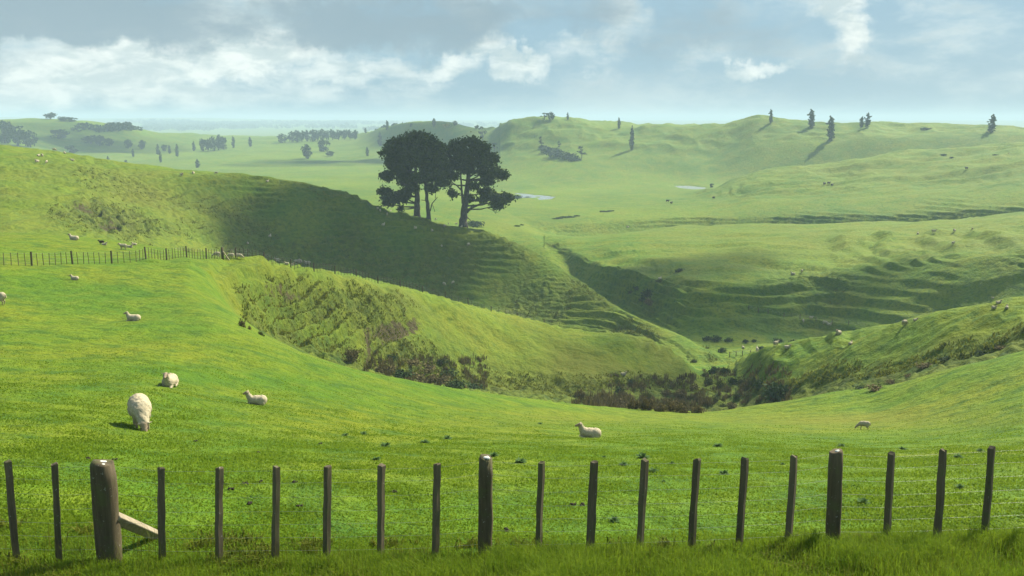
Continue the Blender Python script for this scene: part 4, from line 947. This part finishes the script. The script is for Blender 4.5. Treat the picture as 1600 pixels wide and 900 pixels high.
# far-off woods on the plain: uncountable, one mass
def woods():
    rg = np.random.default_rng(5); P = []
    for px0, px1, py, n in ((225, 400, 199, 200), (225, 420, 194, 300), (120, 330, 203, 60), (400, 620, 193, 200), (300, 560, 199, 90), (180, 300, 191, 60), (570, 640, 204, 30), (680, 830, 196, 60)):
        for i in range(n):
            px = rg.uniform(px0, px1); p = at(px, py + rg.normal() * 1.2, 1450 if px > 240 else 1200); s = rg.uniform(4, 8) * (1 + (p.length > 3000))
            k = 26; u = rg.normal(size=(k, 3)); u /= np.linalg.norm(u, axis=1)[:, None]; P.append(np.hstack([np.array(p) + np.array((0, 0, s * .5)) + u * np.array((s * 1.3, s * 1.3, s * .55)), np.full((k, 1), s * .55)]))
    P = np.vstack(P); V, Q = leaf_quads(P[:, :3], P[:, 3], rg, 1.3); o = mesh_np('distant_woods', V, Q, MAT['far_leaf']); tag(o, kind='stuff'); o['label'] = 'hazy woods and hedgerows on the far plain'
woods()
def farmhouse():
    p = at(174, 196, 900); root = empty('farmhouse', p, .2); tag(root, 'tiny white farmhouse on the hazy left hillside', 'house')
    W, D, H = 8.0, 4.0, 2.8
    def box(name, x0, x1, y0, y1, z0, z1, m):
        V = np.array([(x, y, z) for x in (x0, x1) for y in (y0, y1) for z in (z0, z1)]); Q = np.array([(0, 1, 3, 2), (4, 6, 7, 5), (0, 4, 5, 1), (2, 3, 7, 6), (0, 2, 6, 4), (1, 5, 7, 3)])
        return mesh_np(name, V, Q, m, root)
    box('wall', -W / 2, W / 2, -D / 2, D / 2, -.5, H, MAT['white_paint'])
    V = np.array([(-W / 2 - .3, -D / 2 - .3, H), (W / 2 + .3, -D / 2 - .3, H), (W / 2 + .3, D / 2 + .3, H), (-W / 2 - .3, D / 2 + .3, H), (-W / 2 - .3, 0, H + 1.6), (W / 2 + .3, 0, H + 1.6)])
    mesh_np('roof', V, [np.array([(0, 1, 5, 4), (2, 3, 4, 5), (0, 3, 2, 1)]), np.array([(0, 4, 3), (1, 2, 5)])], MAT['roof'], root)
    for x in (-2.5, 2.3): box('window', x - .6, x + .6, -D / 2 - .05, -D / 2 + .02, 1.0, 2.1, MAT['glass'])
    box('door', -.45, .45, -D / 2 - .05, -D / 2 + .02, 0, 2.0, MAT['roof'])
farmhouse()

# ------------------------------------------------------------------ thistles, dung
def thistle_proto(seed):
    rg = np.random.default_rng(seed); V, Q = [], []
    for i in range(46):
        a = rg.random() * 6.28; el = rg.uniform(.05, 1.2); L = rg.uniform(.25, .5); w = .05; n = len(V)
        d = np.array((math.cos(a) * math.cos(el), math.sin(a) * math.cos(el), math.sin(el))); s = np.array((-math.sin(a), math.cos(a), 0)) * w; o = np.array((0, 0, .02))
        V += [o - s * .4, o + s * .4, o + d * L * .55 + s * 1.5 + (0, 0, .03), o + d * L * .5 - s * 1.5 + (0, 0, .03), o + d * L + s * .2 - (0, 0, L * .12), o + d * L - s * .2 - (0, 0, L * .12)]
        Q += [(n, n + 1, n + 2, n + 3), (n + 3, n + 2, n + 4, n + 5)]
    return mesh_np('thistle', np.array(V), np.array(Q), MAT['thistle'], link=False).data
TH = [thistle_proto(i) for i in range(3)]
g = 'thistles in the home paddock'
def thistle(px, py, w, label):
    p = at(px, py, 11); s = w / px_m(p) / .8 * 1.0; o = bpy.data.objects.new('thistle', TH[px % 3]); COL.objects.link(o); o.location = p; o.rotation_euler = (0, 0, px); o.scale = (s, s, s * .62); tag(o, label, 'thistle', g)
for px, py, w in ((540, 681, 14), (568, 679, 16), (603, 698, 22), (664, 692, 18), (699, 687, 20), (588, 719, 18)): thistle(px, py, w, 'dark thistle rosette in the paddock left of the middle post')
thistle(771, 714, 22, 'spiky thistle right behind the lichened middle post top'); thistle(814, 723, 24, 'bushy thistle between the middle post and the next batten'); thistle(844, 663, 10, 'small thistle to the left of the sheep lying by the yellowish grass'); thistle(944, 715, 10, 'small thistle below the sheep lying in the yellowish grass')
thistle(1004, 716, 26, 'big dark thistle right behind the top of a batten'); thistle(1021, 738, 22, 'dark thistle at the right side of a batten, below the big one'); thistle(974, 728, 20, 'thistle left of the biggest one'); thistle(1050, 725, 12, 'little thistle right of the biggest one')
for px, py, w in ((1122, 698, 18), (1131, 741, 20), (1037, 753, 10), (959, 815, 24)): thistle(px, py, w, 'thistle rosette on the open grass right of the middle post')
for px, py, w in ((1315, 698, 16), (1410, 703, 16), (1498, 716, 20), (1349, 787, 26), (1500, 763, 20), (1532, 706, 16), (1223, 726, 10)): thistle(px, py, w, 'thistle rosette in the right part of the paddock')
def dung_proto():
    bm = bmesh.new(); rnd = random.Random(4)
    for i in range(14): bmesh.ops.create_icosphere(bm, subdivisions=2, radius=rnd.uniform(.02, .035), matrix=Matrix.Translation((rnd.uniform(-.07, .07), rnd.uniform(-.05, .05), rnd.uniform(.01, .04))))
    me = bpy.data.meshes.new('dung_heap'); bm.to_mesh(me); bm.free(); me.materials.append(MAT['dung']); return me
DU = dung_proto()
for px, py in ((137, 718), (179, 719), (404, 708), (461, 754), (406, 754), (383, 757), (361, 765), (391, 788), (468, 792), (790, 830), (895, 789), (909, 790), (616, 770), (305, 690), (500, 694)):
    p = at(px, py, 11); o = bpy.data.objects.new('dung_heap', DU); COL.objects.link(o); o.location = p; o.scale = (.65,) * 3; o.rotation_euler = (0, 0, px); tag(o, 'small dark heap of droppings on the near grass', 'dung', 'droppings on the near grass')

# ------------------------------------------------------------------ grass
def ground_arr(x, y):
    az = np.arctan2(x, y); d = np.hypot(x, y); i = np.clip(np.searchsorted(AZ, az) - 1, 0, NA - 2); t = (az - AZ[i]) / (AZ[i+1] - AZ[i]); z = np.empty_like(x)
    o = np.argsort(i); ii = i[o]; cuts = np.nonzero(np.diff(ii))[0] + 1
    for grp in np.split(o, cuts):
        c = i[grp[0]]; z0 = np.interp(d[grp], GD[:, c], GZ[:, c]); z1 = np.interp(d[grp], GD[:, c + 1], GZ[:, c + 1]); z[grp] = z0 * (1 - t[grp]) + z1 * t[grp]
    return z
def blades(name, x, y, h, w, lean, rg, mat, label, segs=2):
    n = len(x); z = ground_arr(x, y) - .01; a = rg.random(n) * 6.283; la = rg.random(n) * 6.283
    s = np.stack([np.cos(a), np.sin(a), np.zeros(n)], 1) * w[:, None] / 2; b = np.stack([x, y, z], 1)
    le = np.stack([np.cos(la), np.sin(la), np.zeros(n)], 1) * (h * lean * rg.random(n))[:, None]
    m = b + le * .3 + np.stack([0 * h, 0 * h, h * .6], 1); t = b + le + np.stack([0 * h, 0 * h, h * (1 - .25 * lean)], 1)
    V = np.stack([b - s, b + s, m + s * .75, m - s * .75, t], 1).reshape(-1, 3); k = np.arange(n)[:, None] * 5
    o = mesh_np(name, V, [k + np.array([[0, 1, 2, 3]]), k + np.array([[3, 2, 4]])], mat); tag(o, kind='stuff'); o['label'] = label; return o
def grass():
    rg = np.random.default_rng(3)
    # verge: long grass round the foot of the posts
    n = 340000; x = rg.uniform(-12.5, 13.0, n); y = rg.uniform(8.3, 11.6, n); cl = fbm(x * 1.3, y * 1.3, 3, 8); k = rg.random(n) < .35 + .75 * np.clip(cl + .35, 0, 1)
    x, y = x[k], y[k]; cl = cl[k]; line = 10.1 + 1.0 * (x + 5) / 11.0
    tall = sstep(line + .15 - y, -.15, .5); hh = (.05 + tall * (.10 + .11 * sstep(x, -5, 1) + .04 * sstep(x, 2, 7))) * (.55 + .7 * rg.random(len(x))) * (1 + .6 * cl)
    blades('long_grass', x, y, hh, .004 + .006 * rg.random(len(x)), .8, rg, MAT['blade'], 'long grass along the foot of the roadside fence')
    n = 30000; x = rg.uniform(-9.5, 9.8, n); y = rg.uniform(8.4, 11.2, n); cl = fbm(x * 2.1, y * 2.1, 3, 28); k = cl > .12; x, y = x[k], y[k]
    blades('verge_weeds', x, y, .07 + .12 * rg.random(len(x)), .014 + .016 * rg.random(len(x)), 1.5, rg, MAT['rush'], 'broad leaved weeds and bent dry blades in the verge')
    # seed stalks
    n = 5200; x = rg.uniform(-8, 13, n); y = rg.uniform(8.6, 10.6, n); blades('grass_stalks', x, y, .28 + .2 * rg.random(n), .003 + .003 * rg.random(n), .5, rg, MAT['rush'], 'pale grass stalks in the verge')
    # grazed sward
    n = 640000; u = rg.random(n); d = 10.0 * (60 / 10.0) ** u; a = np.arctan(rg.uniform(-.84, .84, n)); x, y = d * np.sin(a), d * np.cos(a)
    cl = fbm(x * .9, y * .9, 4, 18); k = rg.random(n) < (.35 + .8 * np.clip(cl + .4, 0, 1)) * (1 - sstep(d, 20, 60)); x, y, d, cl = x[k], y[k], d[k], cl[k]
    blades('grazed_grass', x, y, (.025 + .04 * rg.random(len(x))) * (1 + .6 * cl), (.006 + .008 * rg.random(len(x))) * (1 + d / 16), 1.2, rg, MAT['blade'], 'short grazed grass of the home paddock')
    # tussocks on the rough banks
    w = (rough * (rk > 9.12) * (GD > 70) * (GD < 330) * (np.abs(AZ)[None] < .56)); idx = np.nonzero(w.ravel() > .3)[0]; pr = (w.ravel()[idx] * (GD.ravel()[idx] ** 1.1)); pr /= pr.sum(); sel = rg.choice(idx, 6500, p=pr)
    r = 7; X = np.repeat(GX.ravel()[sel], r); Y = np.repeat(GY.ravel()[sel], r); S = np.repeat(.5 + rg.random(6500) ** 2 * .9, r)
    X += rg.normal(size=len(X)) * .25 * S; Y += rg.normal(size=len(X)) * .25 * S
    blades('tussock_grass', X, Y, S * (.28 + .25 * rg.random(len(X))), .12 * S, 1.4, rg, MAT['rush'], 'rough tussocky grass on the steep banks')
grass()
def gully_rushes():
    rg = np.random.default_rng(77); X, Y, Hh = [], [], []
    for px0, px1, y0, y1, n, h in ((900, 1105, 618, 646, 420, 1.15), (950, 1100, 588, 622, 160, .8), (1095, 1235, 578, 632, 330, .9), (570, 760, 560, 606, 260, .8)):
        for i in range(n):
            px = rg.uniform(px0, px1); py = rg.uniform(y0, y1)
            if vnoise(np.array([px / 14.]), np.array([py / 9.]), 4)[0] < .42: continue
            p = at(px, py, 88)
            if p.length < 92 or p.length > 190: continue
            k = 16; s = rg.uniform(.5, 1.2); X.append(p.x + rg.normal(size=k) * .28 * s); Y.append(p.y + rg.normal(size=k) * .28 * s); Hh.append(np.full(k, h * s) * rg.uniform(.6, 1.1, k))
    X, Y, Hh = map(np.concatenate, (X, Y, Hh))
    blades('rushes', X, Y, Hh, .07 + .06 * rg.random(len(X)), .5, rg, MAT['shrub_brown'], 'brown rushes and bracken crowding the gully floor')
gully_rushes()

# ------------------------------------------------------------------ look-alikes get their place in the row
def place_labels():
    words = 'first second third fourth fifth sixth seventh eighth ninth tenth eleventh twelfth thirteenth fourteenth fifteenth sixteenth seventeenth eighteenth nineteenth twentieth'.split()
    by = {}
    for o in COL.objects:
        if o.parent is None and o.get('label') and o.get('category'): by.setdefault(o['label'], []).append(o)
    for lb, os_ in by.items():
        if len(os_) < 2: continue
        os_.sort(key=lambda o: math.atan2(o.location.x, o.location.y)); n = len(os_)
        for i, o in enumerate(os_):
            w = 'leftmost' if i == 0 else 'rightmost' if i == n - 1 else (words[i] + ' from the left' if i <= n // 2 else words[n - 1 - i] + ' from the right')
            o['label'] = lb + ', ' + w
            if len(o['label'].split()) > 16: print('LONG', o['label'])
place_labels()
